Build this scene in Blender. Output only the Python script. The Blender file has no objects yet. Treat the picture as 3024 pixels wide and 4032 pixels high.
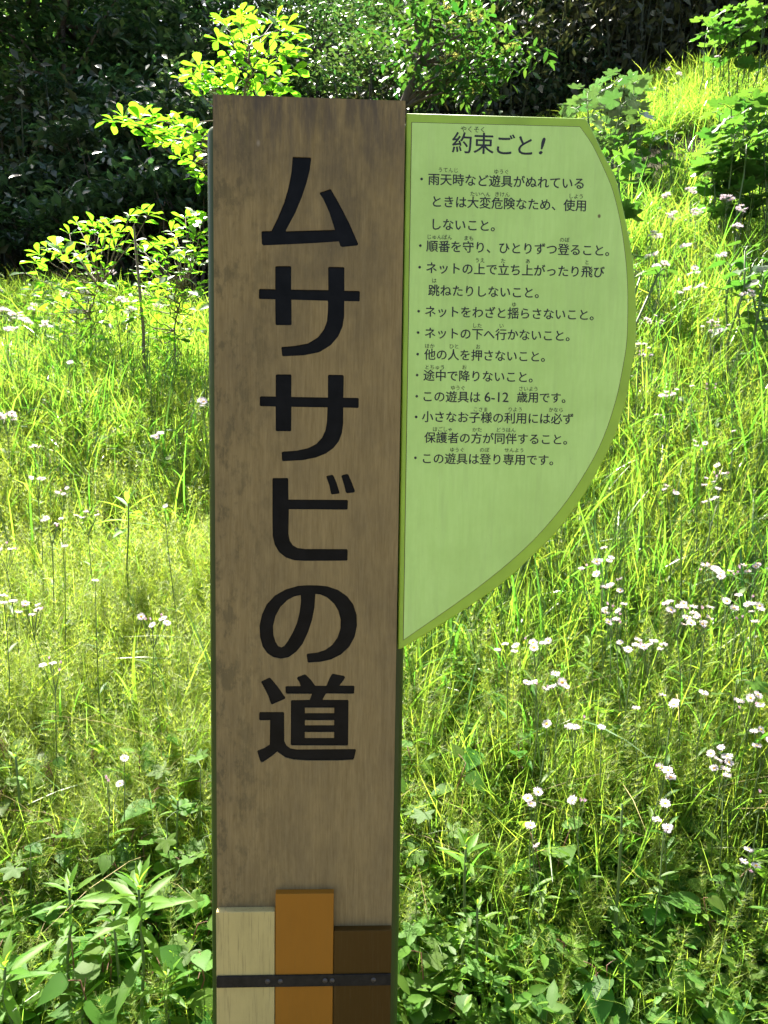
import bpy, math, random
import numpy as np
from mathutils import Vector, Matrix

SC = bpy.context.scene
COL = SC.collection
rng = np.random.default_rng(11)
random.seed(5)

# ------------------------------------------------------------------ camera, sky, sun, exposure
CAM = np.array([0.0720, -1.2575, 1.4203])
PITCH, YAW, ROLL = -0.09367, 0.04268, 0.01509
def cam_axes():
    cp, sp = math.cos(PITCH), math.sin(PITCH)
    F = np.array([math.sin(YAW)*cp, math.cos(YAW)*cp, sp])
    r = np.array([math.cos(YAW), -math.sin(YAW), 0.0]); u = np.cross(r, F)
    return (math.cos(ROLL)*r+math.sin(ROLL)*u, -math.sin(ROLL)*r+math.cos(ROLL)*u, F)
AX_R, AX_U, AX_F = cam_axes()
cd = bpy.data.cameras.new('camera'); cam = bpy.data.objects.new('camera', cd); COL.objects.link(cam)
cd.sensor_fit = 'HORIZONTAL'; cd.sensor_width = 36.0; cd.lens = 36.0*3028/3024
cd.clip_start = 0.02; cd.clip_end = 1200
M = Matrix.Identity(4)
for i in range(3):
    M[i][0], M[i][1], M[i][2], M[i][3] = AX_R[i], AX_U[i], -AX_F[i], CAM[i]
cam.matrix_world = M
SC.camera = cam

SUN_EL, SUN_AZ = math.radians(58), math.radians(-21)      # azimuth from +Y towards +X
world = bpy.data.worlds.new('World'); SC.world = world; world.use_nodes = True
wt = world.node_tree
sky = wt.nodes.new('ShaderNodeTexSky'); sky.sky_type = 'NISHITA'; sky.sun_disc = False
sky.sun_elevation = SUN_EL; sky.sun_rotation = SUN_AZ; sky.air_density = 1.0; sky.dust_density = 4.0
bg = wt.nodes['Background']; bg.inputs['Strength'].default_value = 0.062
wt.links.new(sky.outputs[0], bg.inputs['Color'])
sd = bpy.data.lights.new('sun', 'SUN'); sd.energy = 5.0; sd.angle = math.radians(0.53); sd.color = (1.0, 0.94, 0.82)
sun = bpy.data.objects.new('sun', sd); COL.objects.link(sun)
sdir = Vector((math.sin(SUN_AZ)*math.cos(SUN_EL), math.cos(SUN_AZ)*math.cos(SUN_EL), math.sin(SUN_EL)))
sun.rotation_euler = sdir.to_track_quat('Z', 'Y').to_euler(); sun.location = (0, 0, 30)
SC.view_settings.view_transform = 'Standard'; SC.view_settings.look = 'None'
SC.view_settings.exposure = 2.45; SC.view_settings.gamma = 1.0
SC.view_settings.use_curve_mapping = False
SC.render.engine = 'CYCLES'
SC.cycles.max_bounces = 4; SC.cycles.diffuse_bounces = 4; SC.cycles.transmission_bounces = 4
SC.cycles.use_adaptive_sampling = True; SC.cycles.adaptive_threshold = 0.03
SC.cycles.glossy_bounces = 2; SC.cycles.sample_clamp_indirect = 6.0
SC.cycles.use_denoising = True

# ------------------------------------------------------------------ helpers
def at(px, py, r):
    """the point seen at photo pixel px,py, r metres in front of the camera (along +Y)"""
    d = AX_F + AX_R*(px-1512)/3028 - AX_U*(py-2016)/3028
    return CAM + d*(r/d[1])
def sstep(a, b, x):
    t = np.clip((x-a)/(b-a), 0, 1); return t*t*(3-2*t)
def ground(x, y):
    x = np.asarray(x, float); y = np.asarray(y, float)
    r = y-CAM[1]; X = x-CAM[0]
    u = X/np.maximum(r+0.3, 1.0)
    w = sstep(-0.17, 0.50, u)
    q = np.maximum(r-1.35, 0); q = q*q/(q+0.25)
    s1 = 0.40+0.27*w
    lim = 6.0+4.8*w
    up = np.minimum(q, lim)*s1+np.maximum(q-lim, 0)*(0.15+0.18*w)
    z = 0.08+up
    z = np.where(z > 22, 22+(z-22)*0.1, z)
    amp = sstep(1.2, 4.0, r)
    z = z+amp*(0.06*np.sin(x*1.9+1.3*np.sin(y*1.1))+0.05*np.sin(y*2.3+x*0.7+1.0))
    # low terrace bank with bare earth on the right
    bx, by = x-2.6, y-5.6
    z = z+0.35*sstep(0.5, -0.1, np.abs(by)-0.2)*0*sstep(1.6, 0.4, np.abs(bx))
    return z
def drop(px, py, h, r0=1.3, r1=14):
    """where the sight line through px,py comes down to h above the ground"""
    for r in np.arange(r0, r1, 0.02):
        p = at(px, py, r)
        if p[2] <= float(ground(p[0], p[1]))+h: return p, r
    return p, r
def tag(o, label=None, cat=None, group=None, kind=None):
    if label: o['label'] = label
    if cat: o['category'] = cat
    if group: o['group'] = group
    if kind: o['kind'] = kind
    return o
def new_mesh(name, V, F, mats=(), tone=None, midx=None, smooth=False):
    """triangle or quad faces (one uniform array) -> mesh"""
    V = np.ascontiguousarray(V, np.float32); F = np.ascontiguousarray(F, np.int32)
    k = F.shape[1]; m = bpy.data.meshes.new(name)
    m.vertices.add(len(V)); m.vertices.foreach_set('co', V.ravel())
    m.loops.add(F.size); m.loops.foreach_set('vertex_index', F.ravel())
    m.polygons.add(len(F)); m.polygons.foreach_set('loop_start', np.arange(0, F.size, k, dtype=np.int32))
    m.polygons.foreach_set('loop_total', np.full(len(F), k, np.int32))
    if midx is not None: m.polygons.foreach_set('material_index', np.asarray(midx, np.int32))
    if smooth: m.polygons.foreach_set('use_smooth', np.ones(len(F), bool))
    for a in mats: m.materials.append(a)
    if tone is not None:
        at_ = m.attributes.new('tone', 'FLOAT', 'FACE'); at_.data.foreach_set('value', np.asarray(tone, np.float32))
    m.update(calc_edges=True); m.validate()
    return m
def add(name, mesh, parent=None, loc=None, rot=None, scale=None):
    o = bpy.data.objects.new(name, mesh); COL.objects.link(o)
    if parent is not None: o.parent = parent
    if loc is not None: o.location = loc
    if rot is not None: o.rotation_euler = rot
    if scale is not None: o.scale = (scale,)*3 if np.isscalar(scale) else scale
    return o
def empty(name, loc):
    o = bpy.data.objects.new(name, None); COL.objects.link(o); o.location = loc; o.empty_display_size = 0.1
    return o
def joinm(parts):
    """[(V,F,tone,matindex)] triangles -> arrays"""
    Vs, Fs, Ts, Ms, n = [], [], [], [], 0
    for V, F, t, mi in parts:
        Vs.append(V); Fs.append(F+n); n += len(V)
        Ts.append(np.full(len(F), t) if np.isscalar(t) else t); Ms.append(np.full(len(F), mi))
    return np.concatenate(Vs), np.concatenate(Fs), np.concatenate(Ts), np.concatenate(Ms)
def basis(d, n):
    """(N,3,3) matrices with columns forward d, side, normal"""
    d = d/np.linalg.norm(d, axis=1, keepdims=True)
    s = np.cross(n, d); s /= np.maximum(np.linalg.norm(s, axis=1, keepdims=True), 1e-6)
    n2 = np.cross(d, s)
    return np.stack([d, s, n2], axis=2)
def euler_of(B):
    return Matrix([list(r) for r in B]).to_euler()
def scatter(tv, tf, pos, B, s):
    """copies of one template leaf"""
    N = len(pos); s = np.broadcast_to(np.asarray(s, float), (N,))
    V = np.einsum('nij,vj->nvi', B, tv)*s[:, None, None]+pos[:, None, :]
    F = tf[None]+(np.arange(N)*len(tv))[:, None, None]
    return V.reshape(-1, 3), F.reshape(-1, 3)
def tube(pts, rad, sides=6):
    pts = np.asarray(pts, float); n = len(pts); rad = np.broadcast_to(np.asarray(rad, float), (n,))
    T = np.gradient(pts, axis=0); T /= np.linalg.norm(T, axis=1, keepdims=True)
    ref = np.array([1.0, 0.17, 0.05]) if abs(T[0, 0]) < 0.8 else np.array([0.1, 1.0, 0.1])
    A = np.cross(T, ref); A /= np.linalg.norm(A, axis=1, keepdims=True); Bn = np.cross(T, A)
    a = np.arange(sides)/sides*2*np.pi
    V = pts[:, None]+rad[:, None, None]*(np.cos(a)[None, :, None]*A[:, None]+np.sin(a)[None, :, None]*Bn[:, None])
    F = []
    for i in range(n-1):
        for j in range(sides):
            k = (j+1) % sides; p, q, r_, s_ = i*sides+j, i*sides+k, (i+1)*sides+k, (i+1)*sides+j
            F += [(p, q, r_), (p, r_, s_)]
    V = np.concatenate([V.reshape(-1, 3), pts[-1:]+T[-1:]*rad[-1]*0.5]); e = len(V)-1
    F += [((n-1)*sides+j, (n-1)*sides+(j+1) % sides, e) for j in range(sides)]
    return V, np.array(F)
def curve_pts(p0, p1, sag=0.0, n=6, jit=0.0, up=0.0):
    p0 = np.asarray(p0, float); p1 = np.asarray(p1, float); t = np.linspace(0, 1, n)[:, None]
    P = p0+(p1-p0)*t; P[:, 2:3] += (up-sag)*4*t*(1-t)*0.5
    if jit: P[1:-1] += rng.normal(0, jit, (n-2, 3))
    return P
def box(c, s):
    c = np.array(c, float); s = np.array(s, float)/2
    V = np.array([[x, y, z] for x in (-1, 1) for y in (-1, 1) for z in (-1, 1)])*s+c
    Q = np.array([(0, 1, 3, 2), (4, 6, 7, 5), (0, 4, 5, 1), (2, 3, 7, 6), (0, 2, 6, 4), (1, 5, 7, 3)])
    return V, Q
def bevel(o, w, seg=2):
    m = o.modifiers.new('bevel', 'BEVEL'); m.width = w; m.segments = seg; m.limit_method = 'ANGLE'
    return o
def poly_mesh(name, loops, half, offset=0.0, bev=0.0):
    """outlines (metres, x and z) filled with their holes, thickness 2*half, standing up facing -Y"""
    c = bpy.data.curves.new(name, 'CURVE'); c.dimensions = '2D'; c.fill_mode = 'BOTH'
    for lp in loops:
        s = c.splines.new('POLY'); s.points.add(len(lp)-1)
        for p, (x, z) in zip(s.points, lp): p.co = (x, z, 0, 1)
        s.use_cyclic_u = True
    c.extrude = half; c.offset = offset; c.bevel_depth = bev; c.bevel_resolution = 2
    o = bpy.data.objects.new('tmp', c); COL.objects.link(o)
    dg = bpy.context.evaluated_depsgraph_get(); m = bpy.data.meshes.new_from_object(o.evaluated_get(dg))
    bpy.data.objects.remove(o); bpy.data.curves.remove(c)
    m.name = name; m.materials.clear()
    m.transform(Matrix.Rotation(math.pi/2, 4, 'X'))
    return m
def text_mesh(name, items, half, off):
    """items: (text, x, z, em, shear) each centred glyph run, joined in one flat print"""
    dg_objs = []
    Vs, Fs = [], []
    run = []
    for body, x, z, em, bold, shear in items:
        b = bold*em*0.8; run.append((body, x, z, em, 0.0, shear, 0))
        if bold > .004: run += [(body, x+b, z, em, 0, shear, 1), (body, x-b, z, em, 0, shear, 2), (body, x, z+b*.7, em, 0, shear, 3), (body, x, z-b*.7, em, 0, shear, 4)]
    for body, x, z, em, bold, shear, lay in run:
        c = bpy.data.curves.new('t', 'FONT'); c.body = body; c.size = em; c.offset = bold*em; c.extrude = half
        c.shear = shear; c.resolution_u = 3
        o = bpy.data.objects.new('tmp', c); COL.objects.link(o); bpy.context.view_layer.update()
        dg = bpy.context.evaluated_depsgraph_get(); m = bpy.data.meshes.new_from_object(o.evaluated_get(dg))
        m.transform(Matrix.Translation((x, off+lay*.00003, z)) @ Matrix.Rotation(math.pi/2, 4, 'X'))
        n = sum(len(v) for v in Vs); V = np.empty(len(m.vertices)*3, np.float32); m.vertices.foreach_get('co', V)
        Vs.append(V.reshape(-1, 3)); Fs += [[i+n for i in p.vertices] for p in m.polygons]
        bpy.data.objects.remove(o); bpy.data.curves.remove(c); bpy.data.meshes.remove(m)
    m = bpy.data.meshes.new(name); m.from_pydata(np.concatenate(Vs).tolist(), [], Fs); m.update()
    return m

# ------------------------------------------------------------------ materials
class NT:
    def __init__(s, name):
        s.m = bpy.data.materials.new(name); s.m.use_nodes = True; s.t = s.m.node_tree
        s.p = s.t.nodes['Principled BSDF']; s.out = s.t.nodes['Material Output']
    def n(s, typ, **kw):
        a = s.t.nodes.new(typ)
        for k, v in kw.items():
            if k in a.inputs.keys(): a.inputs[k].default_value = v
            else: setattr(a, k, v)
        return a
    def l(s, a, b): s.t.links.new(a, b)
    def ramp(s, fac, stops):
        r = s.n('ShaderNodeValToRGB'); e = r.color_ramp.elements
        while len(e) < len(stops): e.new(0.5)
        for q, (p, c) in zip(e, stops): q.position = p; q.color = (*c, 1)
        s.l(fac, r.inputs[0]); return r.outputs[0]
    def noise(s, scale, vec=None, detail=4, rough=0.6):
        a = s.n('ShaderNodeTexNoise'); a.inputs['Scale'].default_value = scale; a.inputs['Detail'].default_value = detail
        a.inputs['Roughness'].default_value = rough
        if vec is not None: s.l(vec, a.inputs['Vector'])
        return a.outputs['Fac']
    def coord(s, sc=(1, 1, 1)):
        c = s.n('ShaderNodeTexCoord'); mp = s.n('ShaderNodeMapping'); mp.inputs['Scale'].default_value = sc
        s.l(c.outputs['Object'], mp.inputs['Vector']); return mp.outputs[0]
    def mix(s, fac, a, b, blend='MIX'):
        x = s.n('ShaderNodeMix', data_type='RGBA', blend_type=blend)
        for sock, v in ((x.inputs[0], fac), (x.inputs[6], a), (x.inputs[7], b)):
            if hasattr(v, 'links'): s.l(v, sock)
            elif isinstance(v, tuple): sock.default_value = (*v, 1)
            else: sock.default_value = v
        return x.outputs[2]
def leaf_mat(name, refl, trans, w=0.5, rough=0.45, spec=0.5, hue=0.02, val=0.35, rnd=True):
    k = NT(name)
    a = k.n('ShaderNodeAttribute', attribute_name='tone')
    oi = k.n('ShaderNodeObjectInfo')
    sm = k.n('ShaderNodeMath', operation='ADD'); k.l(a.outputs['Fac'], sm.inputs[0])
    if rnd: k.l(oi.outputs['Random'], sm.inputs[1])
    else: sm.inputs[1].default_value = 0.5
    fr = k.n('ShaderNodeMath', operation='FRACT'); k.l(sm.outputs[0], fr.inputs[0])
    h = k.n('ShaderNodeMapRange'); h.inputs['To Min'].default_value = 0.5-hue; h.inputs['To Max'].default_value = 0.5+hue
    k.l(fr.outputs[0], h.inputs[0])
    sc = k.n('ShaderNodeMath', operation='MULTIPLY'); k.l(fr.outputs[0], sc.inputs[0]); sc.inputs[1].default_value = 7.31
    f2 = k.n('ShaderNodeMath', operation='FRACT'); k.l(sc.outputs[0], f2.inputs[0])
    v = k.n('ShaderNodeMapRange'); v.inputs['To Min'].default_value = 1-val; v.inputs['To Max'].default_value = 1+val
    k.l(f2.outputs[0], v.inputs[0])
    outs = []
    for c in (refl, trans):
        hs = k.n('ShaderNodeHueSaturation'); hs.inputs['Color'].default_value = (*c, 1)
        k.l(h.outputs[0], hs.inputs['Hue']); k.l(v.outputs[0], hs.inputs['Value']); outs.append(hs.outputs[0])
    k.l(outs[0], k.p.inputs['Base Color']); k.p.inputs['Roughness'].default_value = rough
    k.p.inputs['Specular IOR Level'].default_value = spec
    tr = k.n('ShaderNodeBsdfTranslucent'); k.l(outs[1], tr.inputs[0])
    ms = k.n('ShaderNodeMixShader'); ms.inputs[0].default_value = w
    k.l(k.p.outputs[0], ms.inputs[1]); k.l(tr.outputs[0], ms.inputs[2]); k.l(ms.outputs[0], k.out.inputs[0])
    return k.m
def plain(name, c, rough=0.6, metal=0.0, spec=0.5, nscale=None, namt=0.25, bump=0.0, sc=(1, 1, 1)):
    k = NT(name); k.p.inputs['Roughness'].default_value = rough; k.p.inputs['Metallic'].default_value = metal
    k.p.inputs['Specular IOR Level'].default_value = spec
    if nscale:
        f = k.noise(nscale, k.coord(sc))
        lo = tuple(x*(1-namt) for x in c); hi = tuple(min(1, x*(1+namt)) for x in c)
        k.l(k.ramp(f, [(0.3, lo), (0.7, hi)]), k.p.inputs['Base Color'])
        if bump:
            b = k.n('ShaderNodeBump'); b.inputs['Strength'].default_value = bump; b.inputs['Distance'].default_value = 0.002
            k.l(f, b.inputs['Height']); k.l(b.outputs[0], k.p.inputs['Normal'])
    else: k.p.inputs['Base Color'].default_value = (*c, 1)
    return k.m
def wood_mat():
    k = NT('weathered_wood'); co = k.coord((1, 1, 1))
    g1 = k.noise(1.0, k.coord((420, 420, 26)), 4, 0.7)          # fine vertical grain
    g2 = k.noise(1.0, k.coord((95, 95, 7)), 5, 0.7)
    base = k.ramp(g1, [(0.3, (0.155, 0.112, 0.047)), (0.52, (0.235, 0.174, 0.078)), (0.72, (0.290, 0.222, 0.106))])
    base = k.mix(0.45, base, k.ramp(g2, [(0.3, (0.166, 0.121, 0.054)), (0.7, (0.275, 0.208, 0.098))]))
    blot = k.noise(9, k.coord((1, 1, 0.55)), 6, 0.7)            # damp, algae and dirt blotches
    dm = k.ramp(blot, [(0.44, (0, 0, 0)), (0.64, (1, 1, 1))])
    sep = k.n('ShaderNodeSeparateXYZ'); k.l(k.coord(), sep.inputs[0])
    mr = k.n('ShaderNodeMapRange'); mr.inputs['From Min'].default_value = 1.45; mr.inputs['From Max'].default_value = 1.95
    mr.inputs['To Min'].default_value = 0.30; mr.inputs['To Max'].default_value = 0.80; k.l(sep.outputs['Z'], mr.inputs[0])
    mm = k.n('ShaderNodeMath', operation='MULTIPLY'); k.l(dm, mm.inputs[0]); k.l(mr.outputs[0], mm.inputs[1])
    base = k.mix(mm.outputs[0], base, (0.085, 0.070, 0.045))
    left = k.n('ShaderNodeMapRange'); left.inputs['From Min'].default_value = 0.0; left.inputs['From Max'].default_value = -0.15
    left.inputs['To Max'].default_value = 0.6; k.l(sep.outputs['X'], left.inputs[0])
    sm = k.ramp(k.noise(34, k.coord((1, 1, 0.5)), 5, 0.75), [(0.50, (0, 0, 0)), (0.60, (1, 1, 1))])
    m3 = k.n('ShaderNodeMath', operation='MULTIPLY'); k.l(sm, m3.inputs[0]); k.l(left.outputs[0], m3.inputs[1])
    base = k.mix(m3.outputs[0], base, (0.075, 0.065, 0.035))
    tp = k.n('ShaderNodeMapRange'); tp.inputs['From Min'].default_value = 1.80; tp.inputs['From Max'].default_value = 1.96
    tp.inputs['To Max'].default_value = 1.0; k.l(sep.outputs['Z'], tp.inputs[0])
    run = k.ramp(k.noise(1.0, k.coord((45, 45, 7)), 4, 0.7), [(0.38, (0, 0, 0)), (0.62, (1, 1, 1))])
    m4 = k.n('ShaderNodeMath', operation='MULTIPLY'); k.l(run, m4.inputs[0]); k.l(tp.outputs[0], m4.inputs[1])
    base = k.mix(m4.outputs[0], base, (0.075, 0.062, 0.05))
    vo = k.n('ShaderNodeTexVoronoi'); vo.inputs['Scale'].default_value = 26; k.l(k.coord((1, 1, 0.6)), vo.inputs['Vector'])
    sp = k.ramp(vo.outputs['Distance'], [(0.05, (1, 1, 1)), (0.11, (0, 0, 0))])
    vm = k.n('ShaderNodeSeparateColor'); k.l(vo.outputs['Color'], vm.inputs[0])
    th = k.n('ShaderNodeMath', operation='GREATER_THAN'); k.l(vm.outputs[0], th.inputs[0]); th.inputs[1].default_value = 0.88
    m5 = k.n('ShaderNodeMath', operation='MULTIPLY'); k.l(sp, m5.inputs[0]); k.l(th.outputs[0], m5.inputs[1])
    m6 = k.n('ShaderNodeMath', operation='MULTIPLY'); k.l(m5.outputs[0], m6.inputs[0]); m6.inputs[1].default_value = 0.4
    base = k.mix(m6.outputs[0], base, (0.42, 0.36, 0.27))
    k.l(base, k.p.inputs['Base Color']); k.p.inputs['Roughness'].default_value = 0.72
    k.p.inputs['Specular IOR Level'].default_value = 0.12
    b = k.n('ShaderNodeBump'); b.inputs['Strength'].default_value = 0.25; b.inputs['Distance'].default_value = 0.001
    k.l(g1, b.inputs['Height']); k.l(b.outputs[0], k.p.inputs['Normal'])
    return k.m
def painted_wood(name, c, wear, amt):
    k = NT(name)
    f = k.noise(1.0, k.coord((330, 330, 12)), 5, 0.7)
    base = k.mix(k.ramp(f, [(0.53, (0, 0, 0)), (0.72, (amt, amt, amt))]), c, wear)
    f2 = k.noise(20, k.coord((1, 1, 0.4)), 5, 0.7)
    base = k.mix(k.ramp(f2, [(0.45, (0, 0, 0)), (0.75, (0.4*amt+0.08,)*3)]), base, tuple(x*0.6 for x in c))
    k.l(base, k.p.inputs['Base Color']); k.p.inputs['Roughness'].default_value = 0.62; k.p.inputs['Specular IOR Level'].default_value = 0.15
    b = k.n('ShaderNodeBump'); b.inputs['Strength'].default_value = 0.2; b.inputs['Distance'].default_value = 0.001
    k.l(f, b.inputs['Height']); k.l(b.outputs[0], k.p.inputs['Normal'])
    return k.m
def sheet_mat():
    k = NT('pale_green_sheet')
    f = k.noise(1.0, k.coord((150, 150, 14)), 5, 0.7); f2 = k.noise(7, k.coord(), 5, 0.65)
    base = k.ramp(f, [(0.3, (0.43, 0.66, 0.18)), (0.7, (0.48, 0.71, 0.215))])
    base = k.mix(k.ramp(f2, [(0.42, (0, 0, 0)), (0.7, (0.75, 0.75, 0.75))]), base, (0.37, 0.57, 0.145))
    st_ = k.ramp(k.noise(1.0, k.coord((38, 38, 3.2)), 5, 0.7), [(0.5, (0, 0, 0)), (0.72, (0.55, 0.55, 0.55))])
    base = k.mix(st_, base, (0.36, 0.53, 0.16))
    vo = k.n('ShaderNodeTexVoronoi'); vo.inputs['Scale'].default_value = 30; k.l(k.coord((1, 1, 0.8)), vo.inputs['Vector'])
    vm = k.n('ShaderNodeSeparateColor'); k.l(vo.outputs['Color'], vm.inputs[0])
    th = k.n('ShaderNodeMath', operation='GREATER_THAN'); k.l(vm.outputs[0], th.inputs[0]); th.inputs[1].default_value = 0.93
    m5 = k.n('ShaderNodeMath', operation='MULTIPLY'); k.l(k.ramp(vo.outputs['Distance'], [(0.05, (1, 1, 1)), (0.09, (0, 0, 0))]), m5.inputs[0]); k.l(th.outputs[0], m5.inputs[1])
    base = k.mix(m5.outputs[0], base, (0.13, 0.12, 0.04))
    sp = k.ramp(k.noise(190, k.coord((1, 1, 0.7)), 3, 0.8), [(0.66, (0, 0, 0)), (0.74, (0.35, 0.35, 0.35))])
    base = k.mix(sp, base, (0.22, 0.33, 0.10))
    k.l(base, k.p.inputs['Base Color']); k.p.inputs['Roughness'].default_value = 0.5; k.p.inputs['Specular IOR Level'].default_value = 0.4
    return k.m
def soil_mat():
    k = NT('soil')
    f = k.noise(6, k.coord(), 8, 0.7); f2 = k.noise(60, k.coord(), 6, 0.7)
    base = k.ramp(f, [(0.3, (0.030, 0.026, 0.014)), (0.55, (0.050, 0.045, 0.022)), (0.75, (0.055, 0.060, 0.022))])
    base = k.mix(k.ramp(f2, [(0.4, (0, 0, 0)), (0.7, (0.7, 0.7, 0.7))]), base, (0.09, 0.075, 0.045))
    k.l(base, k.p.inputs['Base Color']); k.p.inputs['Roughness'].default_value = 0.95; k.p.inputs['Specular IOR Level'].default_value = 0.1
    b = k.n('ShaderNodeBump'); b.inputs['Strength'].default_value = 0.8; b.inputs['Distance'].default_value = 0.02
    k.l(f2, b.inputs['Height']); k.l(b.outputs[0], k.p.inputs['Normal'])
    return k.m
MAT = dict(
    wood=wood_mat(), cream=painted_wood('cream_paint', (0.47, 0.39, 0.160), (0.20, 0.17, 0.08), 0.8),
    orange=painted_wood('orange_paint', (0.275, 0.120, 0.012), (0.20, 0.11, 0.02), 0.35),
    brown=painted_wood('dark_brown_paint', (0.060, 0.032, 0.004), (0.10, 0.07, 0.03), 0.3),
    strap=plain('black_strap', (0.013, 0.012, 0.010), 0.6, 0.0, 0.2, 60, 0.6, 0.3),
    bolt=plain('worn_bolt', (0.055, 0.05, 0.045), 0.45, 0.5, 0.5, 200, 0.5),
    ink=plain('engraved_black', (0.0045, 0.0045, 0.005), 0.4, 0, 0.10, 30, 0.5),
    print_=plain('black_print', (0.012, 0.013, 0.014), 0.5),
    pipe=plain('green_pipe', (0.040, 0.064, 0.012), 0.4, 0.0, 0.25, 18, 0.35, 0, (1, 1, 0.1)),
    border=plain('lime_border', (0.28, 0.45, 0.035), 0.5, 0, 0.5, 14, 0.12),
    sheet=sheet_mat(), soil=soil_mat(),
    bark=plain('bark', (0.095, 0.078, 0.058), 0.9, 0, 0.2, 22, 0.5, 0.6, (1, 1, 0.25)),
    twig=plain('twig', (0.16, 0.12, 0.08), 0.8, 0, 0.3, 40, 0.3),
    fine=leaf_mat('fine_grass', (0.120, 0.185, 0.026), (0.335, 0.53, 0.05), 0.5, 0.42, 0.5, 0.03, 0.35),
    horse=leaf_mat('horsetail', (0.150, 0.205, 0.026), (0.46, 0.59, 0.05), 0.5, 0.5, 0.4, 0.02, 0.3),
    broad=leaf_mat('broad_grass', (0.070, 0.150, 0.030), (0.20, 0.445, 0.035), 0.5, 0.30, 0.9, 0.025, 0.3),
    stemg=leaf_mat('dark_stem', (0.035, 0.075, 0.022), (0.06, 0.13, 0.02), 0.25, 0.4, 0.6, 0.02, 0.3),
    straw=leaf_mat('dry_straw', (0.34, 0.27, 0.13), (0.30, 0.22, 0.09), 0.35, 0.6, 0.3, 0.015, 0.35),
    weed=leaf_mat('weed_leaf', (0.066, 0.145, 0.016), (0.28, 0.50, 0.032), 0.5, 0.5, 0.25, 0.025, 0.3),
    heart=leaf_mat('heart_leaf', (0.052, 0.118, 0.018), (0.24, 0.44, 0.035), 0.42, 0.5, 0.12, 0.025, 0.35),
    lance=leaf_mat('lance_leaf', (0.078, 0.175, 0.018), (0.29, 0.53, 0.035), 0.5, 0.5, 0.25, 0.015, 0.2),
    hop=leaf_mat('hop_leaf', (0.068, 0.140, 0.018), (0.20, 0.42, 0.035), 0.5, 0.55, 0.2, 0.015, 0.2),
    sapling=leaf_mat('sapling_leaf', (0.070, 0.145, 0.022), (0.215, 0.52, 0.02), 0.62, 0.4, 0.6, 0.015, 0.22),
    big=leaf_mat('big_leaf', (0.052, 0.112, 0.030), (0.12, 0.30, 0.028), 0.38, 0.36, 0.6, 0.02, 0.25),
    redstem=plain('red_stem', (0.13, 0.055, 0.03), 0.6),
    gstem=plain('green_stem', (0.075, 0.125, 0.03), 0.55),
    pale=leaf_mat('painted_glint_leaf', (0.24, 0.31, 0.19), (0.10, 0.24, 0.04), 0.25, 0.3, 0.9, 0.02, 0.2),  # sun glint on the leaves painted in as a pale base colour
    bounce_strip=plain('bounce_earth', (0.125, 0.112, 0.080), 0.9, 0, 0.2, 40, 0.35, 0.5),
    petal=leaf_mat('white_petal', (0.72, 0.635, 0.705), (0.64, 0.56, 0.63), 0.4, 0.6, 0.2, 0.0, 0.06),
    pink=leaf_mat('pink_petal', (0.62, 0.42, 0.55), (0.60, 0.40, 0.52), 0.4, 0.6, 0.2, 0.0, 0.1),
    disc=plain('yellow_disc', (0.62, 0.36, 0.02), 0.7),
    forest=leaf_mat('forest_leaf', (0.042, 0.084, 0.034), (0.08, 0.175, 0.030), 0.38, 0.33, 0.7, 0.03, 0.4),
    forest2=leaf_mat('blue_forest_leaf', (0.050, 0.095, 0.055), (0.07, 0.15, 0.035), 0.35, 0.33, 0.7, 0.03, 0.35),
    limef=leaf_mat('lime_forest_leaf', (0.055, 0.115, 0.022), (0.13, 0.33, 0.026), 0.5, 0.38, 0.6, 0.03, 0.35),
    bamboo=leaf_mat('bamboo_leaf', (0.050, 0.060, 0.026), (0.06, 0.07, 0.02), 0.3, 0.5, 0.4, 0.03, 0.4),
    tier=leaf_mat('tier_leaf', (0.040, 0.088, 0.026), (0.075, 0.20, 0.020), 0.42, 0.45, 0.3, 0.03, 0.35),
    edge=plain('peeled_edge', (0.10, 0.075, 0.035), 0.8),
    umbel=leaf_mat('umbel', (0.55, 0.55, 0.20), (0.5, 0.5, 0.12), 0.4, 0.7, 0.2, 0.01, 0.15),
)

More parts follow.
